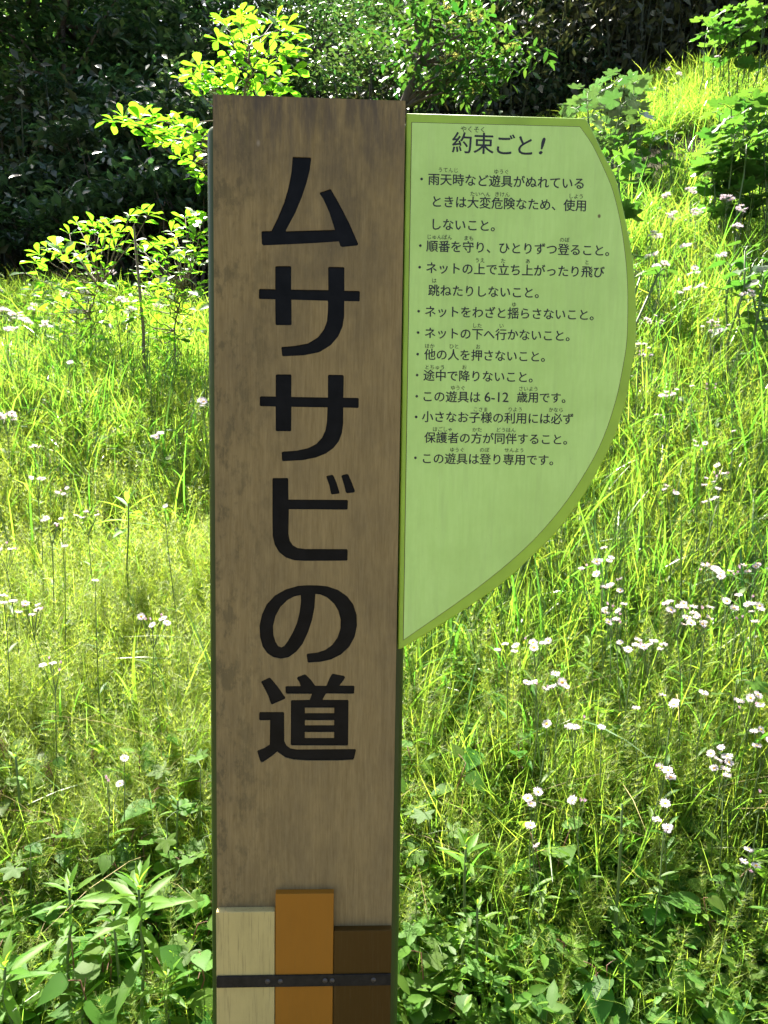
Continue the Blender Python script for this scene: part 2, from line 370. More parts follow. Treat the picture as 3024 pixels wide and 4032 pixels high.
GLYPHS={"mu":[[[-256,18601],[15,18600],[31,18587],[10,18410],[-38,18217],[-116,17985],[-214,17751],[-362,17476],[-362,17464],[408,17507],[384,17582],[322,17765],[221,17975],[165,18050],[173,18073],[329,18130],[347,18117],[420,17999],[542,17790],[654,17580],[783,17301],[771,17271],[527,17240],[501,17255],[474,17326],[127,17294],[-272,17264],[-720,17234],[-743,17262],[-749,17443],[-734,17457],[-591,17466],[-492,17666],[-393,17900],[-325,18133],[-276,18383],[-263,18584]]],"sa":[[[-514,16923],[-291,16929],[-275,16913],[-276,16564],[312,16570],[309,16918],[325,16932],[554,16933],[568,16918],[572,16566],[804,16567],[818,16554],[818,16415],[804,16401],[570,16400],[572,16164],[549,16005],[480,15844],[360,15702],[179,15588],[-64,15534],[-399,15511],[-417,15523],[-431,15646],[-419,15662],[-226,15680],[-4,15725],[157,15827],[247,15949],[296,16079],[309,16238],[310,16386],[304,16400],[-271,16403],[-267,16019],[-282,16003],[-509,16000],[-525,16018],[-529,16403],[-775,16403],[-789,16417],[-787,16551],[-773,16563],[-530,16564],[-530,16907]]],"sa2":[[[-504,15224],[-279,15229],[-266,15211],[-267,14869],[321,14870],[318,15218],[333,15235],[559,15235],[575,15216],[572,14872],[808,14872],[821,14857],[821,14724],[805,14710],[573,14711],[574,14458],[555,14302],[505,14168],[417,14055],[294,13964],[138,13899],[-85,13851],[-397,13831],[-417,13846],[-422,13971],[-406,13987],[-175,14006],[4,14049],[137,14118],[230,14219],[285,14343],[308,14476],[315,14709],[-264,14710],[-265,14330],[-278,14316],[-505,14315],[-518,14330],[-519,14710],[-760,14711],[-775,14724],[-775,14856],[-760,14871],[-519,14871],[-520,15207]]],"bi":[[[-557,13556],[-325,13559],[-311,13541],[-306,13208],[649,13213],[663,13195],[660,13068],[647,13052],[-300,13048],[-306,12648],[-285,12535],[-235,12455],[-156,12410],[-32,12396],[653,12400],[667,12384],[667,12218],[651,12205],[-31,12196],[-212,12204],[-347,12249],[-460,12339],[-528,12453],[-564,12600],[-569,12873],[-570,13538]],[[304,13589],[320,13603],[398,13622],[421,13611],[473,13495],[527,13326],[516,13313],[401,13298],[383,13313],[355,13448]],[[551,13599],[566,13620],[645,13639],[668,13623],[725,13498],[776,13363],[768,13336],[648,13321],[628,13334],[590,13474]]],"no":[[[17,11792],[-142,11780],[-346,11720],[-527,11615],[-662,11464],[-741,11290],[-780,11104],[-771,10918],[-730,10755],[-650,10639],[-548,10569],[-422,10546],[-297,10569],[-171,10664],[-69,10793],[21,10992],[88,11202],[128,11411],[142,11643],[222,11636],[336,11586],[451,11483],[520,11367],[561,11216],[560,11064],[513,10912],[423,10783],[309,10700],[183,10658],[16,10636],[0,10613],[19,10493],[38,10481],[230,10493],[413,10536],[573,10619],[710,10749],[800,10925],[836,11112],[827,11299],[771,11473],[666,11612],[517,11715],[335,11776],[175,11791]],[[-103,11623],[-96,11526],[-117,11340],[-162,11154],[-230,10991],[-309,10850],[-366,10768],[-416,10742],[-468,10761],[-514,10838],[-548,10954],[-553,11106],[-515,11268],[-436,11419],[-323,11536],[-209,11599]]],"michi":[[[-753,10144],[-741,10165],[-615,10226],[-595,10218],[-473,10071],[-346,9882],[-354,9859],[-564,9764],[-588,9770],[-635,9913],[-696,10039]],[[-158,10208],[-141,10240],[-29,10282],[-9,10276],[77,10188],[149,10089],[333,10087],[383,10209],[418,10277],[440,10295],[629,10258],[649,10231],[629,10189],[559,10092],[790,10090],[807,10073],[802,9961],[788,9947],[330,9950],[278,9855],[282,9845],[694,9845],[709,9828],[711,9064],[697,9047],[-241,9051],[-257,9066],[-256,9823],[-242,9840],[59,9845],[95,9946],[-328,9945],[-344,9960],[-349,10065],[-330,10080],[-96,10082],[-116,10145]],[[-20,9705],[468,9705],[469,9616],[-20,9616]],[[-19,9489],[470,9489],[470,9406],[-19,9406]],[[-20,9283],[472,9283],[472,9184],[-19,9185]],[[-784,9618],[-768,9635],[-380,9635],[-366,9618],[-362,9130],[-327,9056],[-255,9002],[-142,8985],[828,8991],[846,8972],[813,8818],[799,8799],[540,8786],[24,8788],[-203,8803],[-347,8842],[-481,8943],[-573,8864],[-716,8764],[-747,8758],[-768,8779],[-819,8950],[-802,8971],[-696,9014],[-610,9071],[-602,9491],[-774,9487],[-786,9504]]],"board":[[[1517,19340],[4353,19352],[4395,19338],[4425,19292],[4571,19044],[4704,18798],[4896,18474],[5001,18154],[5120,17721],[5229,17264],[5286,16923],[5333,16459],[5356,15872],[5302,15386],[5213,14816],[5043,14241],[4792,13704],[4577,13311],[4170,12728],[3752,12291],[3298,11857],[2760,11460],[2186,11079],[1585,10702],[1530,10693]]],"sheet":[[[1608,19189],[4285,19207],[4501,18929],[4747,18482],[4875,18190],[4997,17777],[5087,17340],[5148,16920],[5182,16455],[5191,15868],[5136,15391],[5048,14893],[4873,14306],[4626,13777],[4195,13095],[3594,12406],[2762,11698],[1621,10868]]]}
LINES=[('雨天時など遊具がぬれている', 0.1972, 1.8334, 0.01949), ('ときは大変危険なため、使用', 0.2024, 1.7992, 0.01943), ('しないこと。', 0.202, 1.764, 0.01951), ('順番を守り、ひとりずつ登ること。', 0.1967, 1.7299, 0.01935), ('ネットの上で立ち上がったり飛び', 0.1963, 1.6959, 0.01944), ('跳ねたりしないこと。', 0.2009, 1.6607, 0.01926), ('ネットをわざと揺らさないこと。', 0.1959, 1.6274, 0.01927), ('ネットの下へ行かないこと。', 0.1962, 1.5931, 0.01926), ('他の人を押さないこと。', 0.1967, 1.559, 0.01911), ('途中で降りないこと。', 0.1958, 1.5254, 0.01922), ('この遊具は', 0.1942, 1.4915, 0.01944), ('歳用です。', 0.3497, 1.4928, 0.01862), ('小さなお子様の利用には必ず', 0.1949, 1.4586, 0.01936), ('保護者の方が同伴すること。', 0.1995, 1.4248, 0.01917), ('この遊具は登り専用です。', 0.1951, 1.3906, 0.01932)]
CENTRED=[('・', 0.1777, 1.8331, 0), ('・', 0.1777, 1.7301, 0), ('・', 0.1772, 1.6963, 0), ('・', 0.177, 1.6271, 0), ('・', 0.1767, 1.5933, 0), ('・', 0.1767, 1.5588, 0), ('・', 0.1764, 1.5253, 0), ('・', 0.1764, 1.4912, 0), ('・', 0.1761, 1.4578, 0), ('・', 0.1762, 1.3911, 0), ('6-12', 0.3103, 1.4924, 0), ('やくそく', 0.2583, 1.9114, 1), ('うてんじ', 0.2198, 1.8482, 1), ('ゆうぐ', 0.3051, 1.8481, 1), ('たいへん', 0.272, 1.8128, 1), ('きけん', 0.3072, 1.8133, 1), ('しよう', 0.4267, 1.8136, 1), ('じゅんばん', 0.2081, 1.7445, 1), ('まも', 0.2552, 1.744, 1), ('のぼ', 0.4105, 1.7453, 1), ('うえ', 0.2741, 1.7098, 1), ('た', 0.3119, 1.71, 1), ('あ', 0.3518, 1.7103, 1), ('と', 0.4485, 1.7112, 1), ('は', 0.201, 1.6763, 1), ('ゆ', 0.3317, 1.6413, 1), ('した', 0.2723, 1.6068, 1), ('い', 0.3122, 1.6072, 1), ('ほか', 0.1959, 1.5726, 1), ('ひと', 0.2357, 1.5729, 1), ('お', 0.2748, 1.573, 1), ('とちゅう', 0.205, 1.5388, 1), ('お', 0.2533, 1.5397, 1), ('ゆうぐ', 0.2436, 1.5063, 1), ('さいよう', 0.3596, 1.5068, 1), ('こさま', 0.2817, 1.472, 1), ('りよう', 0.3388, 1.4729, 1), ('かなら', 0.4063, 1.4733, 1), ('ほごしゃ', 0.22, 1.4387, 1), ('かた', 0.2768, 1.4389, 1), ('どうはん', 0.3245, 1.4392, 1), ('ゆうぐ', 0.2447, 1.4054, 1), ('のぼ', 0.2899, 1.406, 1), ('せんよう', 0.3394, 1.4063, 1), ('約', 0.2411, 1.8899, 2), ('束', 0.2755, 1.8899, 2), ('ご', 0.3088, 1.8888, 2), ('と', 0.3414, 1.8889, 2), ('!', 0.3694, 1.8897, 2)]

# ------------------------------------------------------------------ ground
def axis(n, lim, near):
    t = np.linspace(-1, 1, n); k = math.asinh(lim/near)
    return near*np.sinh(t*k)
gx = axis(221, 230, 2.2)+0.3; gy = axis(221, 230, 2.2)+2.5
X, Y = np.meshgrid(gx, gy); Z = ground(X, Y)
n = len(gx); ii = np.arange(n*n).reshape(n, n)
Q = np.stack([ii[:-1, :-1], ii[:-1, 1:], ii[1:, 1:], ii[1:, :-1]], -1).reshape(-1, 4)
g = add('ground', new_mesh('ground', np.stack([X, Y, Z], -1).reshape(-1, 3), Q, [MAT['soil']], smooth=True))
tag(g, 'grassy slope rising from the sign towards the woods', None, None, 'structure')

pt = bpy.data.meshes.new('bounce_strip'); V, Q = box((0, -2.85, .0795), (60, 5.0, .012)); pt.from_pydata(V.tolist(), [], Q.tolist()); pt.materials.append(MAT['bounce_strip'])  # unseen earth strip, added to bounce warm light onto the sign front
tag(add('bounce_strip', pt), 'added unseen earth strip bouncing light onto the sign front', None, None, 'structure')

# ------------------------------------------------------------------ the sign
sign = empty('wooden_sign', (0, 0, 0))
tag(sign, 'brown wooden post sign with carved black characters and a half-round green rules board', 'sign')
def mm(loop): return [(x/10000, z/10000) for x, z in loop]
TOP = 1.950
holes = []
for key in ('mu', 'sa', 'sa2', 'bi', 'no', 'michi'): holes += [mm(l) for l in GLYPHS[key]]
rect = [(-.1497, 0.03), (.1497, 0.03), (.1497, TOP-.0006), (-.1497, TOP-.0006)]
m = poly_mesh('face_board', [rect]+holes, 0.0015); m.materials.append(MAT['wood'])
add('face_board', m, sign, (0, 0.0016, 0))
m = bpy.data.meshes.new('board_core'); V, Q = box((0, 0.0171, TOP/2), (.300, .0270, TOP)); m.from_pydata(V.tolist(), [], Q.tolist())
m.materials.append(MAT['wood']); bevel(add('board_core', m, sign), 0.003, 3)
names = dict(mu='first katakana character, two slanting strokes on a bar', sa='second character, two uprights crossed by a bar',
             sa2='third character, the same crossed uprights again', bi='fourth character with two small voicing dashes',
             no='fifth character, one looping round stroke', michi='sixth and lowest character, a dense kanji')
for key in GLYPHS:
    if key in names:
        m = poly_mesh('carved_character', [mm(l) for l in GLYPHS[key]], 0.0003, -0.00005); m.materials.append(MAT['ink'])
        o = add('carved_character', m, sign, (0, 0.0027, 0)); o['label'] = names[key]+', carved and painted black'
def smooth(loop, a, b, k=4):
    """Catmull-Rom through the curved stretch a..b of an outline"""
    L = np.array(loop); out = list(map(tuple, L[:a]))
    for i in range(a, b):
        p0, p1, p2, p3 = L[max(i-1, a)], L[i], L[i+1], L[min(i+2, b)]
        for t in np.arange(k)/k: out.append(tuple(.5*((2*p1)+(p2-p0)*t+(2*p0-5*p1+4*p2-p3)*t*t+(3*p1-p0-3*p2+p3)*t**3)))
    return out+list(map(tuple, L[b:]))
def slab(name, mat, c, s, parent, bv=0.0012):
    m = bpy.data.meshes.new(name); V, Q = box(c, s); m.from_pydata(V.tolist(), [], Q.tolist()); m.materials.append(mat)
    o = add(name, m, parent); bevel(o, bv); return o
for x, top, mat, lab in ((-.1000, .6195, 'cream', 'cream painted plank'), (0, .6507, 'orange', 'orange brown plank, the tallest of three'), (.1000, .5833, 'brown', 'dark brown plank, the shortest of three')):
    wd = .0988
    o = slab('plank', MAT[mat], (x, -.0068, (top+.04)/2), (wd, .0144, top-.04), sign); o['label'] = lab
st = slab('strap', MAT['strap'], (0, -.0155, .4950), (.2975, .0032, .0208), sign, .0008)
for bx in (-.062, -.0405, .036, .048, .119):
    a = np.arange(10)/10*2*np.pi
    V = np.concatenate([np.stack([np.cos(a)*.0048, 0*a-.0168, np.sin(a)*.0048], 1), np.stack([np.cos(a)*.0036, 0*a-.0188, np.sin(a)*.0036], 1), [[0, -.0193, 0]]])
    F = [(i, (i+1) % 10, 10+(i+1) % 10) for i in range(10)]+[(i, 10+(i+1) % 10, 10+i) for i in range(10)]+[(10+i, 10+(i+1) % 10, 20) for i in range(10)]
    add('bolt', new_mesh('bolt', V, np.array(F), [MAT['bolt']]), st, (bx, 0, .4950))
for x, top in ((-.1490, 1.918), (.1475, 1.930)):
    P = np.array([[x, .047, z] for z in [0.0, .5, 1.0, 1.5, top-.012, top-.005, top]]); R_ = [.0178]*5+[.0155, .009]
    V, F = tube(P, R_, 20); o = add('support_pipe', new_mesh('support_pipe', V, F, [MAT['pipe']], smooth=True), sign)
    o['label'] = 'dark green round post behind the wooden board'
# half-round rules board
bd = poly_mesh('rules_board', [smooth(mm(GLYPHS['board'][0]), 4, 23)], 0.0060, -0.003, 0.003); bd.materials.append(MAT['border'])
rb = add('rules_board', bd, sign, (0, .0150, 0)); rb['label'] = 'half-round lime green board edge framing the printed rules'
def child(name, m, mat, off):
    m.materials.append(mat); o = add(name, m, rb); o.location = (0, off, 0); return o
SHEET = smooth(mm(GLYPHS['sheet'][0]), 1, 17)
child('rules_sheet', poly_mesh('rules_sheet', [SHEET], 0.0006), MAT['sheet'], .0054-.0150)
child('sheet_edge', poly_mesh('sheet_edge', [SHEET], 0.0004, .0009), MAT['edge'], .0058-.0150)
prints = {}
for k, (t, x, z, em) in enumerate(LINES):
    prints[k] = [z, [(t, x-em/2, z-.3575*em, em, .019, 0)]]
head = []
for t, x, z, kind in CENTRED:
    if kind == 2:
        if t == '!': head.append((t, x-.0075, z-.0122, .0355, .03, .22))
        else: head.append((t, x-.0173, z-.0123, .0345, .013, 0))
        continue
    em = .0083 if kind == 1 else .0195
    if t == '6-12': item = (t, x-.0235, z-.0076, .0225, .012, 0)
    elif t == '・': item = (t, x-.00975, z-.0070, em, .008, 0)
    elif t == 'やくそく': head.append((t, x-.0205, z-.0037, .01025, .0, 0)); continue
    else: item = (t, x-len(t)*em/2, z-.0030, em, .002, 0)
    want = z-(.0147 if kind == 1 else 0)
    k = min(prints, key=lambda q: abs(prints[q][0]-want)); prints[k][1].append(item)
child('heading_print', text_mesh('heading_print', head, .00012, 0), MAT['print_'], .0046-.0150)['label'] = 'black printed heading with an exclamation mark'
for k in prints:
    child('rule_print', text_mesh('rule_print', prints[k][1], .00012, 0), MAT['print_'], .0046-.0150)

# ------------------------------------------------------------------ plant building blocks
def blades(n, H, w, spread, lean, droop, seg=3, tw=0.5):
    U = lambda a: rng.uniform(a[0], a[1], n)
    h, le, dr = U(H), U(lean), U(droop); az = rng.uniform(0, 2*np.pi, n)
    rr = np.sqrt(rng.uniform(0, 1, n))*spread; ba = rng.uniform(0, 2*np.pi, n)
    base = np.stack([np.cos(ba)*rr, np.sin(ba)*rr, np.zeros(n)-0.01], 1)
    ww = w*rng.uniform(0.7, 1.3, n); sa = az+np.pi/2+rng.normal(0, tw, n)
    side = np.stack([np.cos(sa), np.sin(sa), rng.normal(0, .2, n)], 1)
    t = np.linspace(0, 1, seg+1)
    d = (le[:, None]*t+dr[:, None]*t**2.2)*h[:, None]
    z = h[:, None]*(t-0.5*dr[:, None]*t**2.8)
    c = base[:, None]+np.stack([d*np.cos(az)[:, None], d*np.sin(az)[:, None], z], -1)
    wt_ = (0.65+0.7*t-1.35*t**2.5)
    L = c+side[:, None]*(ww[:, None]*wt_*0.5)[..., None]; R_ = c-side[:, None]*(ww[:, None]*wt_*0.5)[..., None]
    V = np.stack([L, R_], 2).reshape(n, -1, 3); tf = []
    for i in range(seg):
        a = 2*i
        tf += [(a, a+1, a+3), (a, a+3, a+2)] if i < seg-1 else [(a, a+1, a+2)]
    tf = np.array(tf); F = tf[None]+(np.arange(n)*2*(seg+1))[:, None, None]
    tone = np.repeat(rng.uniform(0, 1, n), len(tf))
    return V.reshape(-1, 3), F.reshape(-1, 3), tone
def heads_mesh(n=56, R_=.0112):
    a = np.arange(n)/n*2*np.pi+rng.normal(0, .05, n); L = R_*rng.uniform(.85, 1.08, n); zz = rng.normal(.0008, .0022, n)
    c, s = np.cos(a), np.sin(a); w = .0007
    p = lambda r, k, z: np.stack([c*r-s*k, s*r+c*k, z], 1)
    V = np.stack([p(.0028+0*a, -w*.6, 0*a), p(.0028+0*a, w*.6, 0*a), p(L, w, zz), p(L, -w, zz)], 1).reshape(-1, 3)
    F = np.concatenate([[(4*i, 4*i+1, 4*i+2), (4*i, 4*i+2, 4*i+3)] for i in range(n)])
    return V, F, np.repeat(rng.uniform(0, 1, n), 2)
def dome(r, h, z0=0.0, k=8):
    a = np.arange(k)/k*2*np.pi
    V = np.concatenate([np.stack([np.cos(a)*r, np.sin(a)*r, 0*a+z0], 1), np.stack([np.cos(a)*r*.65, np.sin(a)*r*.65, 0*a+z0+h*.75], 1), [[0, 0, z0+h]]])
    F = [(i, (i+1) % k, k+(i+1) % k) for i in range(k)]+[(i, k+(i+1) % k, k+i) for i in range(k)]+[(k+i, k+(i+1) % k, 2*k) for i in range(k)]
    return V, np.array(F)
def closed_head():
    n = 26; a = rng.uniform(0, 2*np.pi, n); r = rng.uniform(.002, .0052, n); c, s = np.cos(a), np.sin(a); w = .0007
    V = np.stack([np.stack([c*.0022-s*w, s*.0022+c*w, 0*a], 1), np.stack([c*.0022+s*w, s*.0022-c*w, 0*a], 1), np.stack([c*r, s*r, rng.uniform(.006, .009, n)], 1)], 1).reshape(-1, 3)
    return V, np.arange(3*n).reshape(-1, 3), rng.uniform(0, 1, n)
def outline_leaf(pts, fold=0.15, arch=0.1):
    """half outline (x along, y out) mirrored about the midrib, folded and arched"""
    pts = np.array(pts, float); n = len(pts)
    mid = np.stack([pts[:, 0], 0*pts[:, 0], -arch*pts[:, 0]**2], 1)
    A = np.stack([pts[:, 0], pts[:, 1], fold*pts[:, 1]-arch*pts[:, 0]**2-0.25*pts[:, 1]**2], 1); B = A*[1, -1, 1]
    V = np.concatenate([mid, A, B]); F = []
    for i in range(n-1):
        F += [(i, i+1, n+i+1), (i, n+i+1, n+i), (i, 2*n+i+1, i+1), (i, 2*n+i, 2*n+i+1)]
    return V, np.array(F)
HEART = outline_leaf([(-.16, .02), (-.17, .16), (-.12, .30), (0.0, .40), (.16, .42), (.34, .37), (.54, .26), (.74, .12), (.88, .03), (.95, 0.001)], .22, .16)
LANCE = outline_leaf([(0, .012), (.12, .04), (.3, .085), (.5, .095), (.62, .098), (.64, .085), (.78, .065), (.8, .05), (.92, .02), (1, .001)], .35, .22)
OBOV = outline_leaf([(0, .012), (.15, .05), (.32, .115), (.34, .105), (.5, .19), (.52, .175), (.66, .235), (.68, .215), (.8, .22), (.82, .195), (.91, .13), (1, .001)], .25, .18)
SIMPLE = outline_leaf([(0, .02), (.3, .2), (.65, .17), (1, .002)], .25, .15)
QUADL = (np.array([[0, 0, 0], [.5, .23, .05], [1, 0, -.1], [.5, -.23, .05]]), np.array([(0, 1, 2), (0, 2, 3)]))
def lobed(nl=5, deep=0.5, span=2.5):
    """palmate leaf: lobes fanned around the stalk"""
    P = [[0, 0, 0]]; F = []
    angs = np.linspace(-span, span, nl*4+1)
    for a in angs:
        q = (a+span)/(2*span)*nl; f = abs((q % 1)-.5)*2
        size = (1.0-0.28*abs(a)/span*1.3); r = size*(1-deep*f**1.3)*0.62
        P.append([r*math.cos(a)+.0, r*math.sin(a), -.25*r*r+.10*(1-f)])
    for i in range(1, len(P)-1): F.append((0, i, i+1))
    return np.array(P), np.array(F)
HOP = lobed(5, .42, 2.35); LOBE = lobed(7, .27, 2.75)
def leafmesh(name, L, mat, smooth=False): return new_mesh(name, L[0], L[1], [mat], np.zeros(len(L[1])), smooth=smooth)
LM = dict(heart=leafmesh('heart_leaf', HEART, MAT['heart']), lance=leafmesh('lance_leaf', LANCE, MAT['lance']), hop=leafmesh('hop_leaf', HOP, MAT['hop']),
          sap=leafmesh('sapling_leaf', OBOV, MAT['sapling']), lobe=leafmesh('big_lobed_leaf', LOBE, MAT['big']), pale=leafmesh('glint_leaf', LOBE, MAT['pale']), bigheart=leafmesh('big_leaf', HEART, MAT['big']))

# instanced masses -------------------------------------------------
def mass(name, protos, P, rot, scl, idx, label):
    """one countless mass: clump meshes instanced on points"""
    c = bpy.data.collections.new(name+'_kinds')
    for i, m in enumerate(protos):
        c.objects.link(bpy.data.objects.new('%s_kind_%02d' % (name, i), m))
    me = bpy.data.meshes.new(name); me.vertices.add(len(P)); me.vertices.foreach_set('co', np.asarray(P, np.float32).ravel())
    for nm, ty, d in (('rot', 'FLOAT_VECTOR', rot), ('scl', 'FLOAT', scl), ('idx', 'INT', idx)):
        a = me.attributes.new(nm, ty, 'POINT')
        a.data.foreach_set('vector' if ty == 'FLOAT_VECTOR' else 'value', np.asarray(d, np.int32 if ty == 'INT' else np.float32).ravel())
    o = add(name, me); tag(o, label, None, None, 'stuff')
    t = bpy.data.node_groups.new(name, 'GeometryNodeTree')
    t.interface.new_socket('Geometry', in_out='INPUT', socket_type='NodeSocketGeometry')
    t.interface.new_socket('Geometry', in_out='OUTPUT', socket_type='NodeSocketGeometry')
    N = t.nodes.new; gi, go = N('NodeGroupInput'), N('NodeGroupOutput')
    ci = N('GeometryNodeCollectionInfo'); ci.inputs['Collection'].default_value = c
    ci.inputs['Separate Children'].default_value = True; ci.inputs['Reset Children'].default_value = True
    ip = N('GeometryNodeInstanceOnPoints'); ip.inputs['Pick Instance'].default_value = True
    def na(nm, ty):
        q = N('GeometryNodeInputNamedAttribute'); q.data_type = ty; q.inputs['Name'].default_value = nm; return q.outputs['Attribute']
    t.links.new(gi.outputs[0], ip.inputs['Points']); t.links.new(ci.outputs[0], ip.inputs['Instance'])
    t.links.new(na('idx', 'INT'), ip.inputs['Instance Index']); t.links.new(na('rot', 'FLOAT_VECTOR'), ip.inputs['Rotation'])
    t.links.new(na('scl', 'FLOAT'), ip.inputs['Scale']); t.links.new(ip.outputs[0], go.inputs[0])
    md = o.modifiers.new('instances', 'NODES'); md.node_group = t
    return o
def field(n, r0, r1, u=(-1.1, 1.25), keep=None, power=2.0):
    """random ground points; power 2 = even per area"""
    r = (rng.uniform(0, 1, n)*(r1**power-r0**power)+r0**power)**(1/power)
    x = CAM[0]+rng.uniform(u[0], u[1], n)*r; y = CAM[1]+r
    P = np.stack([x, y, ground(x, y)], 1)
    ok = ~((np.abs(x) < .26) & (y < .22))
    if keep is not None: ok &= keep(P)
    return P[ok]
def rz(n, tilt=.15): return np.stack([rng.normal(0, tilt, n), rng.normal(0, tilt, n), rng.uniform(0, 2*np.pi, n)], 1)
def bare(P):     # the patch of bare earth on the right-hand bank
    c, _ = drop(2560, 640, 0.05)
    return np.hypot((P[:, 0]-c[0])/0.75, (P[:, 1]-c[1])/0.55) > 1+0.25*np.sin(P[:, 0]*9)

# ------------------------------------------------------------------ meadow masses
def pm(name, parts, mats):
    V, F, t, mi = joinm(parts); return new_mesh(name, V, F, mats, t, mi)
def horsetail():
    parts = []
    for k in range(5):
        h = rng.uniform(.18, .36); b = rng.normal(0, .05, 3)*[1, 1, 0]; lean = rng.normal(0, .07, 2)
        V, F, t = blades(1, (h, h), .002, 0, (.05, .2), (0, .1), 2); parts.append((V+b, F, t, 0))
        for z in np.arange(.05, h, .018):
            m = 9; a = rng.uniform(0, 2*np.pi, m); L = rng.uniform(.03, .075, m)*(1.1-z/h*.6); el = rng.uniform(.2, .9, m)
            c = np.stack([np.cos(a), np.sin(a)], 1); w = .0007
            p0 = np.stack([c[:, 0]*0-c[:, 1]*w, c[:, 0]*w, 0*a+z], 1); p1 = np.stack([c[:, 1]*w, -c[:, 0]*w, 0*a+z], 1)
            e = np.stack([c[:, 0]*L*np.cos(el), c[:, 1]*L*np.cos(el), z+L*np.sin(el)], 1)
            V = np.stack([p0, p1, e], 1).reshape(-1, 3)+b; parts.append((V, np.arange(3*m).reshape(-1, 3), rng.uniform(0, 1, m), 0))
    return pm('horsetail', parts, [MAT['horse']])
fine = [pm('fine', [(*blades(26, (.10, .34), .0036, .11, (.1, .7), (0, .6), 3), 0)], [MAT['fine']]) for _ in range(4)]
far = [pm('far', [(*blades(26, (.14, .40), .0085, .18, (.1, .6), (0, .7), 3), 0)], [MAT['fine']]) for _ in range(3)]
hors = [horsetail() for _ in range(4)]
def broadtuft(H, n, w=.0102):
    return pm('broad', [(*blades(n, (H*.5, H), w, .05, (.05, .3), (.15, 1.0), 8, .3), 0), (*blades(2, (H*.8, H*1.2), .0045, .03, (0, .14), (0, .05), 3), 1)], [MAT['broad'], MAT['stemg']])
broad = [broadtuft(rng.uniform(.42, .7), rng.integers(5, 9)) for _ in range(7)]
straw = [pm('straw', [(*blades(9, (.12, .32), .0022, .12, (.5, 1.6), (0, .8), 4), 0)], [MAT['straw']]) for _ in range(3)]
def weed(n, L, H, mat, tmpl=SIMPLE):
    a = rng.uniform(0, 2*np.pi, n); rr = rng.uniform(0, .09, n); z = rng.uniform(H*.2, H, n)
    P = np.stack([np.cos(a)*rr, np.sin(a)*rr, z], 1); az = rng.uniform(0, 2*np.pi, n)
    d = np.stack([np.cos(az), np.sin(az), rng.normal(.1, .3, n)], 1); nn = np.stack([rng.normal(0, .35, n), rng.normal(0, .35, n), np.ones(n)], 1)
    V, F = scatter(*tmpl, P, basis(d, nn), rng.uniform(.7, 1.2, n)*L)
    t = np.repeat(rng.uniform(0, 1, n), len(tmpl[1]))
    S = blades(max(3, n//3), (H*.7, H), .002, .05, (0, .3), (0, .2), 2)
    return pm('weed', [(V, F, t, 0), (*S, 1)], [mat, MAT['stemg']])
weeds = [weed(22, .035, .22, MAT['weed']) for _ in range(3)]+[weed(16, .05, .28, MAT['hop']) for _ in range(2)]+[weed(14, .055, .16, MAT['heart'], HEART) for _ in range(2)]
lowc = [weed(20, .05, .12, MAT['heart'], HEART) for _ in range(2)]+[weed(24, .03, .15, MAT['weed']) for _ in range(2)]
def seedstalk():
    parts = []
    for k in range(4):
        h = rng.uniform(.16, .32); V, F, t = blades(1, (h, h), .0012, .04, (.1, .5), (0, .3), 4); parts.append((V, F, t, 0))
        c = (V[0::2]+V[1::2])/2; n = 16
        f = rng.uniform(.35, 1, n)*(len(c)-1.01); i = f.astype(int); p = c[i]+(c[i+1]-c[i])*(f-i)[:, None]
        a = rng.uniform(0, 2*np.pi, n); d = np.stack([np.cos(a), np.sin(a), 0*a+.5], 1); q = p+d*.011
        V2, F2 = scatter(*QUADL, q, basis(d, rng.normal(0, 1, (n, 3))), .0075); parts.append((V2, F2, rng.uniform(0, 1, len(F2)), 1))
        w = np.array([0, 0, .0004]); V3 = np.stack([p-w, p+w, q], 1).reshape(-1, 3); parts.append((V3, np.arange(len(V3)).reshape(-1, 3), .5, 0))
    return pm('seedstalk', parts, [MAT['fine'], MAT['weed']])
seeds = [seedstalk() for _ in range(3)]

def U_(P): return (P[:, 0]-CAM[0])/(P[:, 1]-CAM[1])
def R_of(P): return P[:, 1]-CAM[1]
# fine meadow grass: thin near the foot of the slope, dense above
P = np.concatenate([field(1500, 1.42, 2.1, keep=lambda p: rng.uniform(0, 1, len(p)) < .45+.3*(U_(p) > 0)+.4*sstep(1.6, 2.0, R_of(p))), field(5000, 1.9, 3.4), field(7700, 3.3, 6.0, keep=bare), field(12400, 6.0, 11.5, keep=bare)])
r = R_of(P); u = U_(P)
okr = (u < 0) | (r < 2.2) | (rng.uniform(0, 1, len(P)) < .6); P, r, u = P[okr], r[okr], u[okr]
isfar = rng.uniform(0, 1, len(P)) < sstep(3.5, 6.5, r); hs = rng.uniform(0, 1, len(P)) < np.where(u < .05, .55, .22)
idx = np.where(isfar, 8+rng.integers(0, 3, len(P)), np.where(hs, 4+rng.integers(0, 4, len(P)), rng.integers(0, 4, len(P))))
scl = rng.uniform(.75, 1.25, len(P))*(0.62+.38*sstep(1.4, 2.4, r))
mass('meadow_grass', fine+hors+far, P, rz(len(P)), scl, idx, 'fine yellow-green grass and horsetail covering the sunny slope')
